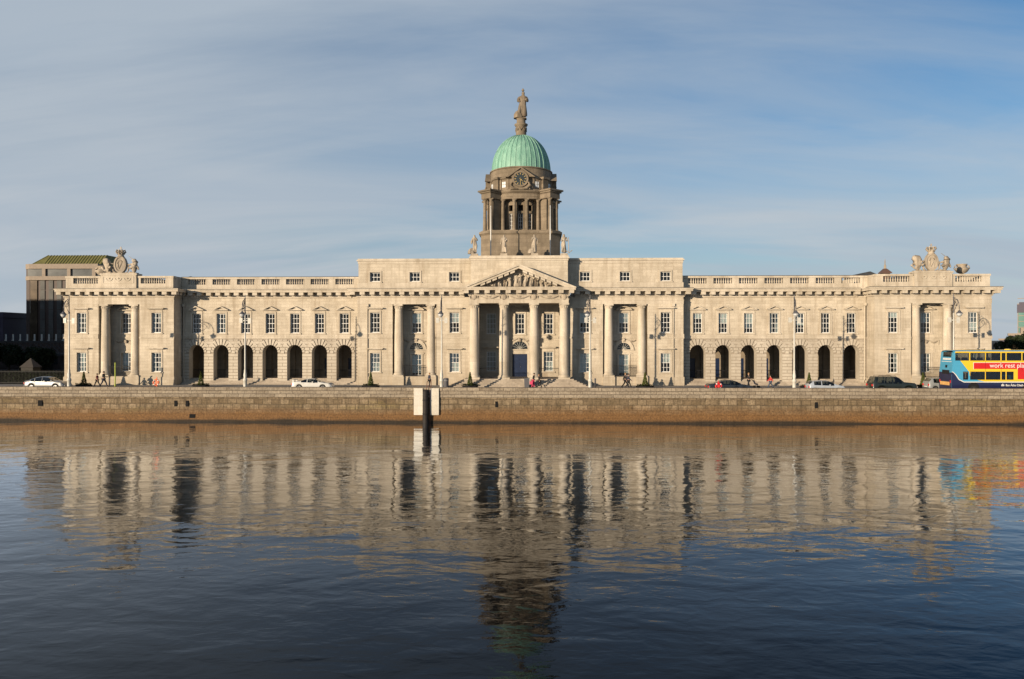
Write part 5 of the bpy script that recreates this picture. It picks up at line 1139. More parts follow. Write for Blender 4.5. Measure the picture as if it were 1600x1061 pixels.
# cars -------------------------------------------------------------------
def interp(tab, x):
    for (a, za), (b, zb_) in zip(tab, tab[1:]):
        if x <= b: t_ = (x-a)/(b-a) if b > a else 0; t_ = max(0, min(1, t_)); return za+(zb_-za)*t_
    return tab[-1][1]
def car(x, y, rz, label, paint, roof, belt, Lc, Wc, wheels, wins, wr=.32, group=None, z=.01, spoiler=False, screen=None, rear=None, lights=True, bars=False):
    """profile tables run from tail (0) to nose (Lc); seen sides have glass between pillars"""
    t = thing('parked_car' if 0 else 'car', label, 'car', (x, y, z), rz, group)
    xs = sorted(set([round(Lc*i/44, 3) for i in range(45)]+[p for w_ in wins for p in w_]+[p[0] for p in roof]+list(screen)+list(rear)))
    body = MB(); body.smooth = True; gl = MB()
    def sec(xx):
        zt = interp(roof, xx); zb_ = min(interp(belt, xx), zt-.004); end = min(1, min(xx, Lc-xx)/.35); wsc = .86+.14*sqrt(max(0, end*(2-end)))
        w_ = Wc/2*wsc; zl = .2
        for wx in wheels:
            d_ = abs(xx-wx); R0 = wr+.06
            if d_ < R0: zl = max(zl, wr+sqrt(R0*R0-d_*d_))
        tum = (zt-zb_)*.32
        zm = .5*(zl+zb_)
        return [(w_*.96, zl), (w_, max(zl+.02, .42) if zl < .42 else zl+.02), (w_*1.0, max(zm, zl+.03)), (w_*.97, zb_), (w_*.97-tum, zt-.05*(zt > zb_+.1)), (w_*.97-tum-.14, zt), (0, zt+.02)]
    S_ = [sec(xx) for xx in xs]
    for i in range(len(xs)-1):
        xa, xb = xs[i], xs[i+1]; xm = (xa+xb)/2
        for sd in (-1, 1):
            for j in range(6):
                q = [(xa-Lc/2, sd*S_[i][j][0], S_[i][j][1]), (xb-Lc/2, sd*S_[i+1][j][0], S_[i+1][j][1]), (xb-Lc/2, sd*S_[i+1][j+1][0], S_[i+1][j+1][1]), (xa-Lc/2, sd*S_[i][j+1][0], S_[i][j+1][1])]
                if sd > 0: q.reverse()
                isw = (j == 3 and any(a <= xm <= b for a, b in wins)) or (j >= 4 and (screen[0] <= xm <= screen[1] or rear[0] <= xm <= rear[1]))
                (gl if isw else body).quad(*q)
    for e in (0, -1):
        s_ = S_[e]; xe = xs[e]-Lc/2
        body.add([(xe, a, b) for a, b in s_]+[(xe, -a, b) for a, b in reversed(s_)], [tuple(range(len(s_)*2))])
    mb_o = body.build('body', paint, t); bm = bmesh.new(); bm.from_mesh(mb_o.data); bmesh.ops.remove_doubles(bm, verts=bm.verts, dist=.002); bmesh.ops.recalc_face_normals(bm, faces=bm.faces); bm.to_mesh(mb_o.data); bm.free()
    gl.build('window', 'carglass', t)
    fl = MB(); fl.box(.1-Lc/2, Lc/2-.1, -Wc/2+.12, Wc/2-.12, .16, .3); 
    fl.box(wheels[0]-Lc/2-wr, wheels[0]-Lc/2+wr, -Wc/2+.25, Wc/2-.25, .3, .7); fl.box(wheels[1]-Lc/2-wr, wheels[1]-Lc/2+wr, -Wc/2+.25, Wc/2-.25, .3, .7); fl.build('underbody', 'tyre', t)
    for sx_ in (.40, .62):
        for sd in (-1, 1):
            if sx_ == .40 and sd == 1: pass
            q = MB(); xq = Lc*sx_-Lc/2-.25; zq = interp(belt, Lc*.5); q.box(xq, xq+.5, *sorted((sd*.12, sd*.58)), .35, .55); q.box(xq-.12, xq+.04, *sorted((sd*.14, sd*.56)), .5, zq+.1); q.box(xq-.1, xq, *sorted((sd*.26, sd*.44)), zq+.1, zq+.3); q.build('seat', 'tyre', t)
    for wx in wheels:
        for sd in (-1, 1):
            yo = sd*(Wc/2-.12); w_ = MB(); w_.prism([(wx-Lc/2+wr*cos(2*pi*i/24), wr+wr*sin(2*pi*i/24)) for i in range(24)], yo-.1, yo+.1); wo = fixn(w_.build('wheel', 'tyre', t))
            r_ = MB(); yy = yo+sd*.1
            for q in range(5):
                a = 2*pi*q/5; r_.prism([(wx-Lc/2+rr*cos(a+da), wr+rr*sin(a+da)) for rr, da in ((.04, -.8), (wr*.66, -.22), (wr*.66, .22), (.04, .8))], *sorted((yy, yy+sd*.012)))
            for i in range(20):
                a0, a1 = 2*pi*i/20, 2*pi*(i+1)/20; r_.prism([(wx-Lc/2+rr*cos(a), wr+rr*sin(a)) for a, rr in ((a0, wr*.6), (a0, wr*.7), (a1, wr*.7), (a1, wr*.6))], *sorted((yy, yy+sd*.015)))
            fixn(r_.build('rim', 'rim', wo))
    for sd in (-1, 1):
        ztl = interp(belt, .15); a = MB(); a.box(-Lc/2-.015, -Lc/2+.16, *sorted((sd*(Wc/2*.60), sd*(Wc/2*.9))), ztl-.26, ztl-.06); a.build('tail_light', 'redp', t)
        zh = interp(belt, Lc-.15); a = MB(); a.box(Lc/2-.2, Lc/2+.012, *sorted((sd*(Wc/2*.55), sd*(Wc/2*.86))), zh-.2, zh-.06); a.build('headlight', 'lamp_glass', t)
        ms = MB(); xm = screen[0]-Lc/2-.25; ms.box(xm, xm+.12, *sorted((sd*(Wc/2-.02), sd*(Wc/2+.16))), interp(belt, screen[0])+.0, interp(belt, screen[0])+.14); ms.build('wing_mirror', paint, t)
        h_ = MB()
        for w2 in wins[:2]: h_.box(w2[0]-Lc/2+.12, w2[0]-Lc/2+.3, *sorted((sd*(Wc/2-.01), sd*(Wc/2+.015))), interp(belt, w2[0])-.16, interp(belt, w2[0])-.12)
        h_.build('door_handle', paint, t)
    np_ = MB(); np_.box(-Lc/2-.02, -Lc/2, -.26, .26, .5, .61); np_.build('number_plate', 'white', t)
    bmp = MB(); bmp.box(-Lc/2-.06, -Lc/2+.1, -Wc/2*.82, Wc/2*.82, .3, .46); bmp.box(Lc/2-.1, Lc/2+.05, -Wc/2*.82, Wc/2*.82, .28, .44); bmp.build('bumper', paint, t)
    if spoiler:
        sp2 = MB(); sp2.box(-Lc/2+.0, -Lc/2+.3, -Wc/2*.8, Wc/2*.8, spoiler, spoiler+.05)
        for sd in (-1, 1): sp2.box(-Lc/2+.05, -Lc/2+.25, *sorted((sd*Wc/2*.8, sd*Wc/2*.72)), spoiler-.28, spoiler)
        sp2.build('spoiler', paint, t)
    if bars:
        for sd in (-1, 1): q = MB(); q.tube([(-1.7, sd*.6, interp(roof, 1)+.0), (-1.6, sd*.6, interp(roof, 1)+.08), (.1, sd*.6, interp(roof, 1)+.08), (.2, sd*.6, interp(roof, 1))], .02); q.build('roof_rail', 'iron', t)
    return t
for k_ in ('leaf', 'leafdark', 'iron', 'bark'): M[k_].node_tree.nodes['Principled BSDF'].inputs['Specular IOR Level'].default_value = .12
for n_, c_, mt in (('silver paint', (.2, .205, .205), .6), ('white paint', (.66, .65, .60), 0), ('black paint', (.012, .016, .022), 0), ('grey paint', (.36, .38, .38), .5), ('pale silver paint', (.5, .54, .58), .5), ('dark green paint', (.010, .015, .012), 0)):
    M[n_] = plain(n_, c_, .3, mt*.5, .03, 2, .6)
sed_r = [(0, .92), (.1, 1.0), (.55, 1.05), (1.35, 1.38), (1.9, 1.46), (2.4, 1.45), (2.75, 1.36), (3.45, .99), (4.3, .88), (4.6, .74), (4.7, .6)]
sed_b = [(0, .88), (.5, .98), (1.2, .96), (3.3, .92), (3.5, .93), (4.3, .82), (4.7, .55)]
car(-54.54, -7.1, 0, 'silver saloon parked at the far left end of the street', 'silver paint', [(0, .95), (.15, 1.05), (.5, 1.08), (1.3, 1.40), (1.85, 1.5), (2.4, 1.5), (2.8, 1.4), (3.5, 1.0), (4.35, .88), (4.65, .72), (4.75, .55)], [(0, .9), (.6, 1.0), (1.2, .97), (3.3, .93), (3.5, .94), (4.35, .82), (4.75, .5)], 4.75, 1.78, (.95, 3.75), [(.85, 1.25), (1.32, 2.1), (2.18, 3.12)], screen=(2.72, 3.45), rear=(.55, 1.35))
car(-23.44, -7.2, 0, 'white two door coupe with rear spoiler in front of the left arcade', 'white paint', [(0, .9), (.1, .98), (.75, 1.0), (1.55, 1.28), (2.0, 1.34), (2.45, 1.32), (2.7, 1.25), (3.35, .92), (4.2, .8), (4.5, .66), (4.6, .5)], [(0, .86), (.6, .94), (1.2, .92), (3.2, .87), (3.4, .87), (4.2, .76), (4.6, .45)], 4.6, 1.76, (.9, 3.6), [(1.1, 1.75), (1.83, 3.0)], screen=(2.65, 3.3), rear=(.8, 1.5), spoiler=1.16)
car(22.89, -11.2, 0, 'black saloon with red tail light in front of the right arcade', 'black paint', [(0, .9), (.12, 1.02), (.7, 1.08), (1.5, 1.38), (2.1, 1.46), (2.6, 1.44), (3.0, 1.33), (3.7, .98), (4.5, .86), (4.75, .7), (4.85, .55)], [(0, .88), (.6, 1.0), (1.2, .98), (3.5, .93), (3.7, .93), (4.5, .8), (4.85, .5)], 4.85, 1.85, (.95, 3.8), [(.9, 1.4), (1.47, 2.3), (2.38, 3.3)], screen=(2.95, 3.65), rear=(.7, 1.5))
car(33.03, -11.4, 0, 'pale silver three door hatchback between the right arcade lamp and black off-roader', 'pale silver paint', [(0, .9), (.06, 1.1), (.4, 1.36), (1.2, 1.42), (2.0, 1.40), (2.35, 1.3), (2.95, .98), (3.6, .86), (3.8, .7), (3.88, .5)], [(0, .88), (.5, .95), (2.85, .88), (3.0, .9), (3.6, .78), (3.88, .45)], 3.88, 1.64, (.7, 3.1), [(.5, 1.25), (1.34, 2.6)], wr=.29, screen=(2.3, 2.9), rear=(.05, .38))
car(40.15, -11.1, 0, 'black boxy off-roader parked left of the bus', 'dark green paint', [(0, 1.1), (.05, 1.2), (.35, 1.82), (.8, 1.86), (2.6, 1.84), (2.85, 1.72), (3.35, 1.26), (4.4, 1.16), (4.62, 1.05), (4.7, .7)], [(0, 1.08), (.4, 1.14), (3.2, 1.1), (3.4, 1.14), (4.4, 1.08), (4.7, .66)], 4.7, 1.85, (.95, 3.75), [(.5, 1.15), (1.24, 2.05), (2.13, 3.05)], wr=.38, screen=(2.78, 3.3), rear=(.06, .34), bars=True)
car(47.51, -7.4, 0, 'grey hatchback half hidden behind the rear of the bus', 'grey paint', [(0, .95), (.06, 1.2), (.35, 1.48), (1.2, 1.54), (2.0, 1.5), (2.4, 1.36), (3.0, 1.0), (3.6, .9), (3.8, .7), (3.9, .5)], [(0, .9), (.5, 1.0), (2.9, .92), (3.05, .93), (3.6, .82), (3.9, .45)], 3.9, 1.68, (.7, 3.1), [(.5, 1.25), (1.34, 2.6)], wr=.3, screen=(2.35, 2.95), rear=(.05, .33))
#%%BUS
def bus():
    X0 = 45.33; Lb = 10.6; y0, y1 = -13.3, -10.8; H = 4.62
    t = thing('double_decker_bus', 'blue and yellow double decker bus with red advert banner at the right edge', 'bus', (X0, y0, .01)); t.scale = (.955, 1, 1)
    M['busblue'] = plain('sky blue bus paint', (.07, .36, .56), .3, 0, .04, 2, .5); M['busyellow'] = plain('yellow bus paint', (.86, .56, .02), .3, 0, .03, 2, .5); M['busnavy'] = plain('navy bus paint', (.012, .016, .06), .3, 0, .05, 2, .5); M['busseat'] = plain('bus seat moquette', (.03, .04, .09), .8); M['busred'] = plain('red advert vinyl', (.62, .015, .015), .4, 0, .05, 2, .2)
    W = 2.5; b = MB(); # body section: bevelled box
    U = ((.38, 1.86), (1.98, 3.56), (3.64, 5.22), (5.32, 5.76), (5.86, 7.45), (7.55, 9.1), (9.2, Lb-.1)); LW = ((1.22, 1.78), (1.98, 3.56), (3.64, 5.22), (5.32, 5.76), (5.86, 6.62))
    holes = [(a, c, 3.46, 4.32) for a, c in U]+[(a, c, 1.36, 2.26) for a, c in LW]
    wallgrid(b, .3, Lb-.3, .28, 4.36, 0, holes, .05); wallgrid(b, .3, Lb-.3, .28, 4.36, W, holes, -.05)
    def rx(z): return .22*max(0, z-1.9)/2.7
    # rear and front ends, rounded roof
    rz = [.28, 1.9, 3.0, 3.85, 4.36]
    for i in range(4):
        z0, z1 = rz[i], rz[i+1]
        b.quad((rx(z0), 0, z0), (.3, 0, z0), (.3, 0, z1), (rx(z1), 0, z1)); b.quad((.3, W, z0), (rx(z0), W, z0), (rx(z1), W, z1), (.3, W, z1))
        b.quad((rx(z0), W, z0), (rx(z0), 0, z0), (rx(z1), 0, z1), (rx(z1), W, z1))
        b.quad((Lb-.3, 0, z0), (Lb-.02, .2, z0), (Lb-.02, .2, z1), (Lb-.3, 0, z1)); b.quad((Lb-.02, W-.2, z0), (Lb-.3, W, z0), (Lb-.3, W, z1), (Lb-.02, W-.2, z1)); b.quad((Lb-.02, .2, z0), (Lb-.02, W-.2, z0), (Lb-.02, W-.2, z1), (Lb-.02, .2, z1))
    rp = [(0, 4.36), (.1, 4.52), (.4, 4.62), (W-.4, 4.62), (W-.1, 4.52), (W, 4.36)]
    xe = ((.21, 0), (.45, 0), (Lb-.3, 0), (Lb-.02, .2))
    for i in range(5):
        (ya, za), (yb, zb_) = rp[i], rp[i+1]
        for (xa, ia), (xb, ib) in zip(xe, xe[1:]):
            da = .08 if xa < .3 else 0
            b.quad((xa, ya, za-da*(za > 4.4)), (xb, min(max(ya, ib), W-ib), za), (xb, min(max(yb, ib), W-ib), zb_), (xa, yb, zb_-da*(zb_ > 4.4)))
    body = b.build('body', 'busblue', t)
    fl_ = MB(); fl_.box(.3, Lb-.1, .06, W-.06, .5, .62); fl_.box(.3, Lb-.1, .06, W-.06, 2.62, 2.72); fl_.box(.25, .32, .06, W-.06, .62, 1.9); fl_.build('floor', 'iron', t)
    for zf, x0_, n_ in ((2.72, .9, 11), (.95, 1.4, 6)):
        for i in range(n_):
            for ys in (.12, W-1.02):
                q = MB(); xx = x0_+i*.82; q.box(xx, xx+.45, ys, ys+.9, zf+.3, zf+.42); q.box(xx-.1, xx+.02, ys, ys+.9, zf+.35, zf+1.05); q.build('seat', 'busseat', t)
    def sheet(poly, mat, name, off, parent=body, th=.012):
        m = MB(); m.prism(poly, -off-th, -off+.002); return fixn(m.build(name, mat, parent))
    yl = MB()
    def ypoly(q): yl.prism(q, -.015, -.001)
    ypoly([(.92, 3.46), (Lb-.3, 3.46), (Lb-.3, 2.26), (1.84, 2.26)]); ypoly([(.3, 4.32), (Lb-.3, 4.32), (Lb-.3, 4.36), (.3, 4.36)])
    for (a, c), (d_, e_) in zip(U, U[1:]): ypoly([(c, 3.461), (d_, 3.461), (d_, 4.319), (c, 4.319)])
    for (a, c), (d_, e_) in zip(LW[1:], LW[2:]): ypoly([(c, 1.361), (d_, 1.361), (d_, 2.259), (c, 2.259)])
    ypoly([(1.87, 2.259), (1.98, 2.259), (1.98, 1.75), (1.95, 1.8)]); ypoly([(6.62, 1.361), (Lb-.3, 1.361), (Lb-.3, 2.259), (6.62, 2.259)]); ypoly([(2.7, 1.36), (Lb-.3, 1.36), (Lb-.3, 1.16), (3.5, 1.16)])
    fixn(yl.build('yellow_panel', 'busyellow', body))
    sheet([(.0, 2.2), (0.0, .28), (Lb-.3, .28), (Lb-.3, 1.06), (2.0, 1.06), (1.3, 1.06), (.75, 1.35), (.4, 1.9), (.15, 2.15)], 'busnavy', 'navy_skirt', .006)
    for seg in ([(0, 2.26), (.17, 2.22), (.15, 2.15), (0, 2.2)], [(.17, 2.22), (.45, 1.95), (.4, 1.88), (.15, 2.15)], [(.45, 1.95), (.8, 1.42), (.75, 1.33), (.4, 1.88)], [(.8, 1.42), (1.32, 1.15), (1.3, 1.06), (.75, 1.33)], [(1.32, 1.15), (Lb-.3, 1.15), (Lb-.3, 1.06), (1.3, 1.06)]): sheet(seg, 'white', 'white_stripe', .012)
    sheet([(2.35, 2.55), (Lb-.5, 2.55), (Lb-.5, 3.22), (2.35, 3.22)], 'busred', 'advert', .012); sheet([(7.05, 2.55), (7.05, 1.42), (Lb-.5, 1.42), (Lb-.5, 2.55)], 'busred', 'advert', .012)
    for seg in ([(2.3, 3.22), (Lb-.5, 3.22), (Lb-.5, 3.26), (2.3, 3.26)], [(2.3, 2.51), (2.35, 2.51), (2.35, 3.22), (2.3, 3.22)]): sheet(seg, 'white', 'advert_border', .016)
    for (a, c, z0, z1) in holes:
        for yy in (.03, W-.03):
            m = MB(); m.quad((a, yy, z0), (c, yy, z0), (c, yy, z1), (a, yy, z1)); w_ = m.build('window', 'busglass', t)
            m = MB(); m.box(a, a+.035, yy-.02, yy-.005, z0, z1); m.box(c-.035, c, yy-.02, yy-.005, z0, z1); m.box(a+.035, c-.035, yy-.02, yy-.005, z0, z0+.035); m.box(a+.035, c-.035, yy-.02, yy-.005, z1-.035, z1); m.build('seal', 'iron', w_)
    # things seen through: seats as pale shapes just behind tinted glass are left as bars
    for a in (.6, 1.9, 3.6, 5.27, 7.5, 9.15): sheet([(a, 2.26), (a+.012, 2.26), (a+.012, 3.46), (a, 3.46)], 'iron', 'panel_seam', .026) if a > 2 else None
    text_mesh('work rest play', .66, 'white', 'advert_lettering', body, (4.05, -.032, 2.70), (radians(90), 0, 0), .003, .004, 1.02)
    text_mesh('ads', .5, 'white', 'advert_lettering', body, (7.3, -.032, 1.75), (radians(90), 0, 0), .003, .004)if 0 else None
    text_mesh('Bus Átha Cliath', .30, 'white', 'fleet_name', body, (5.75, -.028, .66), (radians(90), 0, 0), .003, .006)
    for k_ in range(3): sheet([(5.3+.11*k_, .66), (5.38+.11*k_, .66), (5.38+.11*k_, .84+.08*(k_ == 1)), (5.3+.11*k_, .84+.08*(k_ == 1))], 'white', 'fleet_emblem', .018)
    # rear face (at x=0, facing -x)
    def rear(yz, mat, name, off=.01):
        m = MB(); p = [(-off+(.22*max(0, z-1.9)/2.7), y, z) for y, z in yz]; q = [(x+off+.02, y, z) for x, y, z in p]; k = len(p)
        m.add(p+q, [tuple(range(k)), tuple(range(2*k-1, k-1, -1))]+[(i, (i+1) % k, (i+1) % k+k, i+k) for i in range(k)]); return fixn(m.build(name, mat, body))
    rear([(.02, .3), (W-.02, .3), (W-.02, 2.15), (.02, 2.15)], 'busnavy', 'rear_skirt', .035)
    rear([(.35, 3.85), (W-.5, 3.85), (W-.5, 4.4), (.35, 4.4)], 'darkglass', 'rear_window', .014); rear([(.5, 1.95), (W-.6, 1.95), (W-.6, 2.4), (.5, 2.4)], 'iron', 'engine_grille', .045)
    rear([(.4, 3.52), (W-.5, 3.52), (W-.5, 3.72), (.4, 3.72)], 'white', 'rear_sign'); rear([(.25, 3.3), (W-.3, 3.3), (W-.3, 3.36), (.25, 3.36)], 'white', 'rear_stripe')
    M['plate'] = plain('amber plate', (.8, .45, .15), .4); rear([(.4, .72), (W-.25, .72), (W-.25, 1.1), (.4, 1.1)], 'plate', 'rear_advert', .05)
    for yy in (.12, W-.25): rear([(yy, 1.0), (yy+.14, 1.0), (yy+.14, 1.3), (yy, 1.3)], 'redp', 'tail_light', .055)
    rear([(1.0, 2.65), (1.4, 2.65), (1.4, 2.95), (1.0, 2.95)], 'iron', 'badge', .012)
    # wheels
    for wx in (2.35, 8.1):
        m = MB(); m.prism([(wx+.6*cos(pi*i/12), .5+.6*sin(pi*i/12)) for i in range(13)]+[(wx-.6, .28), (wx+.6, .28)], -.02, .0); fixn(m.build('wheel_arch', 'iron', body))
        for yy in (.13, W-.13):
            m = MB(); m.prism([(wx+.48*cos(2*pi*i/24), .48+.48*sin(2*pi*i/24)) for i in range(24)], yy-.17, yy+.14); wo = fixn(m.build('wheel', 'tyre', t)); m = MB(); m.prism([(wx+.28*cos(2*pi*i/16), .48+.28*sin(2*pi*i/16)) for i in range(16)], yy-.19, yy-.165); fixn(m.build('rim', 'rim', wo))
    m = MB(); m.lathe([(.35, 0), (.3, .1), (.1, .14)], 6.6, 1.0, 4.62, 12); m.build('roof_vent', 'busyellow', t)
    m = MB(); m.prism([(.4, 4.362), (Lb-.3, 4.362), (Lb-.3, 4.47), (.4, 4.47)], -.004, .02); fixn(m.build('roof_edge', 'busyellow', t)); m = MB(); m.box(.5, Lb-.05, .38, W-.38, 4.615, 4.635); m.build('roof_panel', 'busyellow', t)
    def stretch(z): return .32+.946*z if z > .6 else z*1.479
    for o in t.children_recursive:
        if o.name.startswith(('wheel', 'rim')) and not o.name.startswith('wheel_arch'): continue
        if o.name.startswith(('advert_lettering', 'fleet_name')): o.location.z = stretch(o.location.z); continue
        for v in o.data.vertices: v.co.z = stretch(v.co.z)
bus()
#%%BACKGROUND
def leafy(name, label, x, y, h, r, z=0, mat='leafdark', n=2600, seed=1, cat='tree', group=None, leaf=.28):
    rr = random.Random(seed); t = thing(name, label, cat, (x, y, z), 0, group)
    mb = MB(); mb.tube([(0, 0, 0), (.1, 0, h*.3), (0, .1, h*.55)], [.22, .17, .1]); 
    for k in range(6): a = rr.uniform(0, 2*pi); mb.tube([(0, 0, h*.35), (r*.4*cos(a), r*.4*sin(a), h*.55), (r*.7*cos(a), r*.7*sin(a), h*.75)], [.1, .06, .03])
    mb.build('trunk', 'bark', t); mb = MB(); cl = []
    for k in range(26):
        a = rr.uniform(0, 2*pi); q = r*.75*sqrt(rr.random()); zz = h*.45+h*.45*rr.random(); cl.append((q*cos(a), q*sin(a), zz, r*rr.uniform(.22, .4)))
    for i in range(n):
        c_ = rr.choice(cl); d_ = Vector((rr.gauss(0, 1), rr.gauss(0, 1), rr.gauss(0, 1))).normalized()*c_[3]*rr.uniform(.5, 1.1); c = Vector(c_[:3])+d_
        u = Vector((rr.uniform(-1, 1), rr.uniform(-1, 1), rr.uniform(-1, 1))).normalized()*leaf; v = u.cross(Vector((rr.random(), rr.random(), rr.random()))).normalized()*leaf*.5
        mb.quad(c-u, c-v, c+u, c+v)
    mb.build('crown', mat, t); return t
# unseen terrace added beyond the left edge to cast shade on the left background
t = thing('shade_terrace', 'long brown brick terrace added unseen beyond the left edge to shade the background', 'building', (-128, 1, 0))
M['brick'] = stone('brown brick', (.16, .09, .06), (.22, .13, .09), (.2, .17, .14), bw=.25, bh=.09)
mb = MB(); mb.box(-72, 47, -12, 10, 0, 22); mb.build('wall', 'brick', t); mb = MB()
for fl_ in range(6):
    for k in range(26): mb.box(-45+k*3.5, -43.4+k*3.5, -12.05, -11.9, 1.6+fl_*3.3, 3.6+fl_*3.3); mb.box(46.9, 47.05, -10+k*.7 if k < 0 else -10, -8.5, 1.6+fl_*3.3, 3.6+fl_*3.3) if k == 0 else None
mb.build('window', 'darkglass', t); mb = MB(); mb.box(-72.3, 47.3, -12.3, 10.3, 22, 22.5); mb.build('parapet', 'lead', t)
# office block with copper mansard
t = thing('office_building', 'brown glass office block with concrete bands and green copper mansard roof at left', 'building', (-91, 60, 0))
M['conc'] = plain('office concrete', (.32, .26, .20), .8, var=.12); M['oglass'] = plain('bronze office glass', (.10, .075, .05), .12, .3, .5, .25); M['ocop'] = plain('yellow green copper', (.19, .175, .05), .6, 0, .25, .6); M['obrown'] = plain('brown cladding', (.06, .034, .024), .6, var=.25); M['oglassg'] = plain('grey office glass', (.16, .16, .15), .1, .3, .35, .3)
w0, w1 = -11.8, 4.0
mb = MB(); mb.box(w0+.6, w1, .4, 10, 0, 20.2); mb.build('core', 'obrown', t)
mb = MB(); mb.smooth = False
for z in range(9):
    mb.prismz([(w0+.0, 10), (w0+.0, 2.2), (w0+.5, .9), (w0+1.6, .2), (w0+3.0, .2), (w0+3.0, 10)], z*1.985+.04, z*1.985+2.0)
mb.build('corner_glazing', 'oglass', t)
mb = MB()
for z0_, z1_ in ((17.9, 18.7), (20.2, 21.2)):
    mb = MB(); mb.prismz([(w0-.15, 10.3), (w0-.15, 1.9), (w0+.4, .5), (w0+1.6, -.15), (w1, -.15), (w1, 10.3)], z0_, z1_); mb.build('concrete_band', 'conc', t)
mb = MB()
for k in range(3): mb = MB(); mb.box(w0+4.2+k*5.2, w0+4.9+k*5.2, -.1, .3, 18.7, 20.2); mb.build('concrete_pier', 'conc', t)
for k in range(9):
    xx = w0+3.6+k*1.75
    if xx > w1-2: break
    mb = MB()
    for z in range(9): mb.box(xx, xx+.95, .25, .5, z*1.985+.08, z*1.985+1.96)
    mb.build('window', 'oglassg', t)
mb = MB(); mb.box(w0+1, w1, .25, .5, 18.7, 20.2); mb.build('window', 'oglassg', t)
mb = MB(); mb.add([(w0+1.4, 1, 21.2), (w1, 1, 21.2), (w1, 3.4, 23.3), (w0+3.4, 3.4, 23.3), (w0+1.4, 9.5, 21.2), (w0+3.4, 7.2, 23.3), (w1, 9.5, 21.2), (w1, 7.2, 23.3)], [(0, 1, 2, 3), (4, 0, 3, 5), (3, 2, 7, 5), (1, 6, 7, 2), (6, 4, 5, 7)]); rf = mb.build('roof', 'ocop', t)
mb = MB()
for k in range(50):
    xx = w0+3.4+k*.62
    if xx > w1: break
    mb.tube([(xx-(2 if k == 0 else 0.0), 1, 21.22), (xx, 3.4, 23.32)], .09, 4)
mb.build('seam', 'ocop', rf)
# railway bridge truss
t = thing('railway_bridge', 'black steel lattice railway bridge with pale posts crossing at the far left', 'bridge', (-92, 40, 0))
mb = MB(); mb.box(-40, 13, 0, .3, 5.25, 5.55); mb.box(-40, 13, 0, .3, 2.9, 3.35); mb.box(-40, 13, .4, 8, 2.7, 3.3); mb.build('girder', 'darkiron', t)
mb = MB(); k = -40
while k < 12:
    for s in (0, 1): mb.tube([(k, .15+.05*s, 3.35 if s else 5.25), (k+1.9, .15+.05*s, 5.25 if s else 3.35)], .07, 4)
    k += .95
mb.build('lattice', 'darkiron', t)
for i in range(14):
    mb = MB(); mb.box(-6.8+i*1.30-.06, -6.8+i*1.30+.10, -.1, .1, 5.55, 6.75); mb.box(-6.8+i*1.30-.2, -6.8+i*1.30-.06, -.1, .1, 5.6, 5.75); mb.build('post', 'lamp_paint', t)
mb = MB()
for xx in (-20, 3, 10): mb.box(xx-1, xx+1, 1, 7, 0, 2.8)
mb.build('pier', 'darkiron', t)
# railway bridge: dim hut, fence, low buildings and trees
t = thing('shade_hedge', 'dark leafy row added behind the black railings at far left in place of shade', 'shade_hedge', (-71.5, 4.6, 0)); rh = random.Random(8); mb = MB(); mb.box(-13.5, 13.2, -.3, .4, 0, 1.5); mb.build('core', plain('hedge gloom', (.012, .014, .008), 1.0), t); mb = MB()  # leafy strip added to darken the ground behind the fence, standing in for shade
for i in range(5200):
    c = Vector((rh.uniform(-13.6, 13.3), rh.choice((-.45, -.5, .5, rh.uniform(-.5, .5))), 1.65*sqrt(rh.random()))); u = Vector((rh.uniform(-1, 1), rh.uniform(-1, 1), rh.uniform(-1, 1))).normalized()*.13; v = u.cross(Vector((rh.random(), rh.random(), rh.random()))).normalized()*.06; mb.quad(c-u, c-v, c+u, c+v)
mb.build('foliage', 'leafdark', t)
t = thing('kiosk', 'small dark hut with pyramid roof behind the railings at left', 'kiosk', (-65.6, 6.5, 0)); mb = MB(); mb.lathe([(1.35, 2.1), (1.25, 2.2), (.05, 3.3)], n=4, a0=pi/4); mb.build('roof', plain('hut roof', (.05, .042, .036), .8), t); mb = MB(); mb.box(-.8, .8, -.8, .8, 0, 2.1); mb.build('wall', plain('hut wall', (.03, .027, .022), .8), t)
fe = thing('iron_fence', 'black iron railings closing the street left of the building', 'fence', (-71, 3.0, 0)); mb = MB(); mb.box(-14, 14, -.03, .03, 1.6, 1.66); mb.box(-14, 14, -.03, .03, .2, .26); mb.build('rail', 'iron', fe); mb = MB()
for i in range(150): x = -14+i*.186; mb.box(x-.012, x+.012, -.012, .012, 0, 1.85)
mb.build('bars', 'iron', fe)['kind'] = 'stuff'
t = thing('low_building', 'low dark building under the railway bridge at left', 'building', (-88, 52, 0)); mb = MB(); mb.box(-26, 24, 0, 6, 0, 5.4); mb.build('wall', 'obrown', t); mb = MB()
for k in range(12): mb.box(-24+k*4, -22.4+k*4, -.05, .1, 1, 3); 
mb.build('window', 'darkglass', t)
for i, (x, y, h, r_) in enumerate(((-83, 30, 4.6, 2.6), (-77, 26, 4.4, 2.4), (-72, 30, 4.8, 2.6), (-89, 36, 5, 3))):
    leafy('tree', ('dark bushy tree behind the hut at far left', 'dark tree under the bridge just right of the hut', 'dark tree beside the left pavilion wall', 'dark tree at the left edge under the bridge')[i], x, y, h, r_, seed=20+i, n=1800, group='dark trees under the bridge')
t = thing('far_building', 'dark purple fronted flat block at the left edge behind the bridge', 'building', (-109.5, 60, 0)); M['purple'] = plain('dark violet cladding', (.05, .04, .07), .6); mb = MB(); mb.box(-8, 2.7, 0, 10, 0, 11.2); mb.build('wall', 'purple', t); mb = MB(); mb.box(-8.3, 2.9, -.3, 10, 10.3, 11.4); mb.build('parapet', 'purple', t); mb = MB()
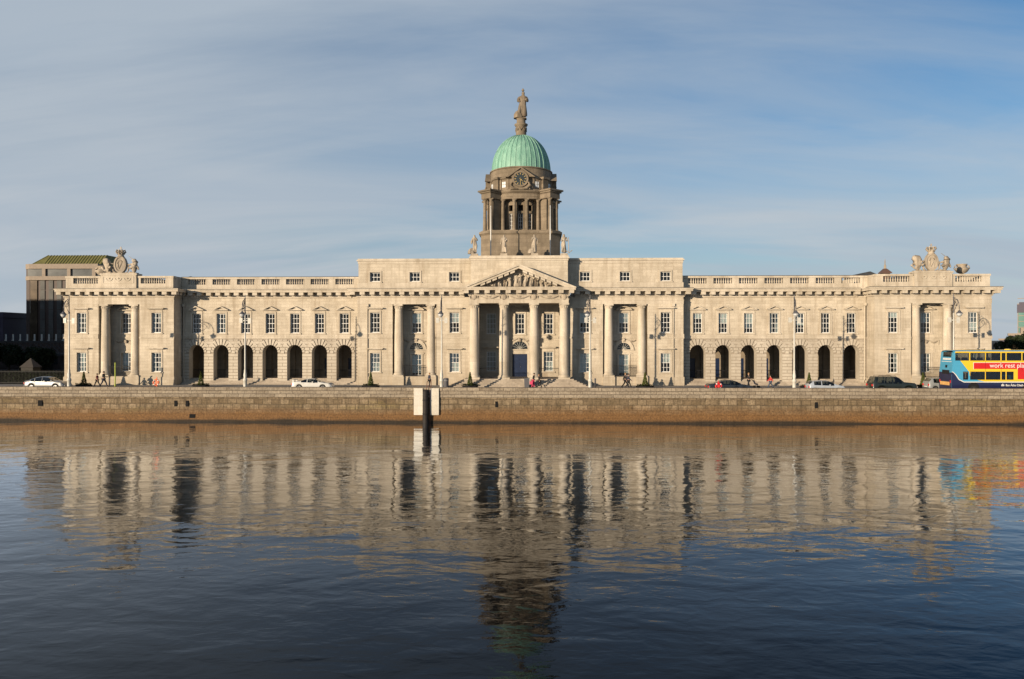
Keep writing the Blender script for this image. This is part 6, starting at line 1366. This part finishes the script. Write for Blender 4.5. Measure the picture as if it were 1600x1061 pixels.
for z in range(4):
    for k in range(4): mb.box(-7+k*2.5, -5.4+k*2.5, -.05, .1, 1+z*2.4, 2.6+z*2.4)
mb.build('window', 'darkglass', t)
t = thing('far_shed', 'low teal glazed shed with dark roof between the flat block and office block', 'building', (-133, 100, 0)); M['teal'] = plain('teal glazing', (.05, .16, .16), .3); mb = MB(); mb.box(-6, 16, 0, 12, 0, 9.2); mb.build('wall', 'teal', t); mb = MB(); mb.box(-6.4, 16.4, -.4, 12.4, 9.2, 10.8); mb.build('roof', 'obrown', t)
# right background
t = thing('glass_tower', 'green glass tower with dark cap cut by the right edge', 'building', (220.8, 244.1, 0), -radians(31)); M['gtower'] = plain('green tower glass', (.10, .22, .19), .15, .2, .25, .15)
mb = MB(); mb.box(-11.5, 14, 0, 22, 0, 20); mb.box(-11.5, 14, 0, 22, 20.05, 20.6); mb.build('wall', 'gtower', t); mb = MB()
for k in range(10): mb.box(-11.6, 14.1, -.12, .1, 2.5*k+1.0, 2.5*k+1.25)
for k in range(9): mb.box(-11.6+k*3.1, -11.3+k*3.1, -.2, .1, 0, 21.5)
mb.build('mullion', 'conc', t); mb = MB(); mb.box(-11.8, -8.5, -.4, 4, 17.5, 21); mb.box(-11, 14, -.2, 22, 20.6, 22); mb.build('cap', 'purple', t)
t = thing('far_office', 'low white topped office block beyond the right end of the quay', 'building', (154.1, 144.6, 0), -radians(30)); mb = MB(); mb.box(-8.0, 14, 0, 15, 0, 7.0); mb.box(-10.5, -8.05, 2, 15, 0, 5.6); mb.build('wall', 'purple', t); mb = MB(); mb.box(-8.3, 14, -.3, 15, 7.0, 7.7); mb.box(-5, 8, 1, 12, 7.7, 9.4); mb.box(-10.8, -8.35, 1.7, 15, 5.6, 6.1); mb.build('roof', 'conc', t); mb = MB()
for k in range(7): mb.box(-7+k*2.9, -5+k*2.9, -.05, .1, 4.6, 6.4)
mb.build('window', 'oglassg', t)
for i, (x, y, h, r_) in enumerate(((98.5, 62, 6.5, 3.8), (104, 66, 7, 4.2), (92.5, 56, 5.2, 3.2))):
    leafy('tree', ('dark dense tree above the bus roof at the right edge', 'dark tree cut off by the right edge behind the bus', 'dark low tree left of the others behind the bus')[i], x, y, h, r_, seed=40+i, n=2600, group='dark trees behind the bus', leaf=.35)
def bare_tree():
    rr = random.Random(3); t = thing('bare_tree', 'leafless small tree at the right corner of the right pavilion', 'tree', (64.0, 11, 0)); mb = MB(); mb.tube([(0, 0, 0), (.1, 0, 2.2)], [.12, .08]); mb.build('trunk', 'bark', t); mb = MB()
    def br(p, d, ln, r_, dep):
        q = p+d*ln; mb.tube([p, q], [r_, r_*.6], 4)
        if dep: 
            for _ in range(3): br(q, (d+Vector((rr.uniform(-.7, .7), rr.uniform(-.7, .7), rr.uniform(-.2, .5)))).normalized(), ln*.72, r_*.6, dep-1)
    for _ in range(4): br(Vector((.1, 0, 2.0)), Vector((rr.uniform(-.6, .6), rr.uniform(-.6, .6), 1)).normalized(), 1.3, .05, 4)
    mb.build('crown', 'bark', t)
bare_tree()
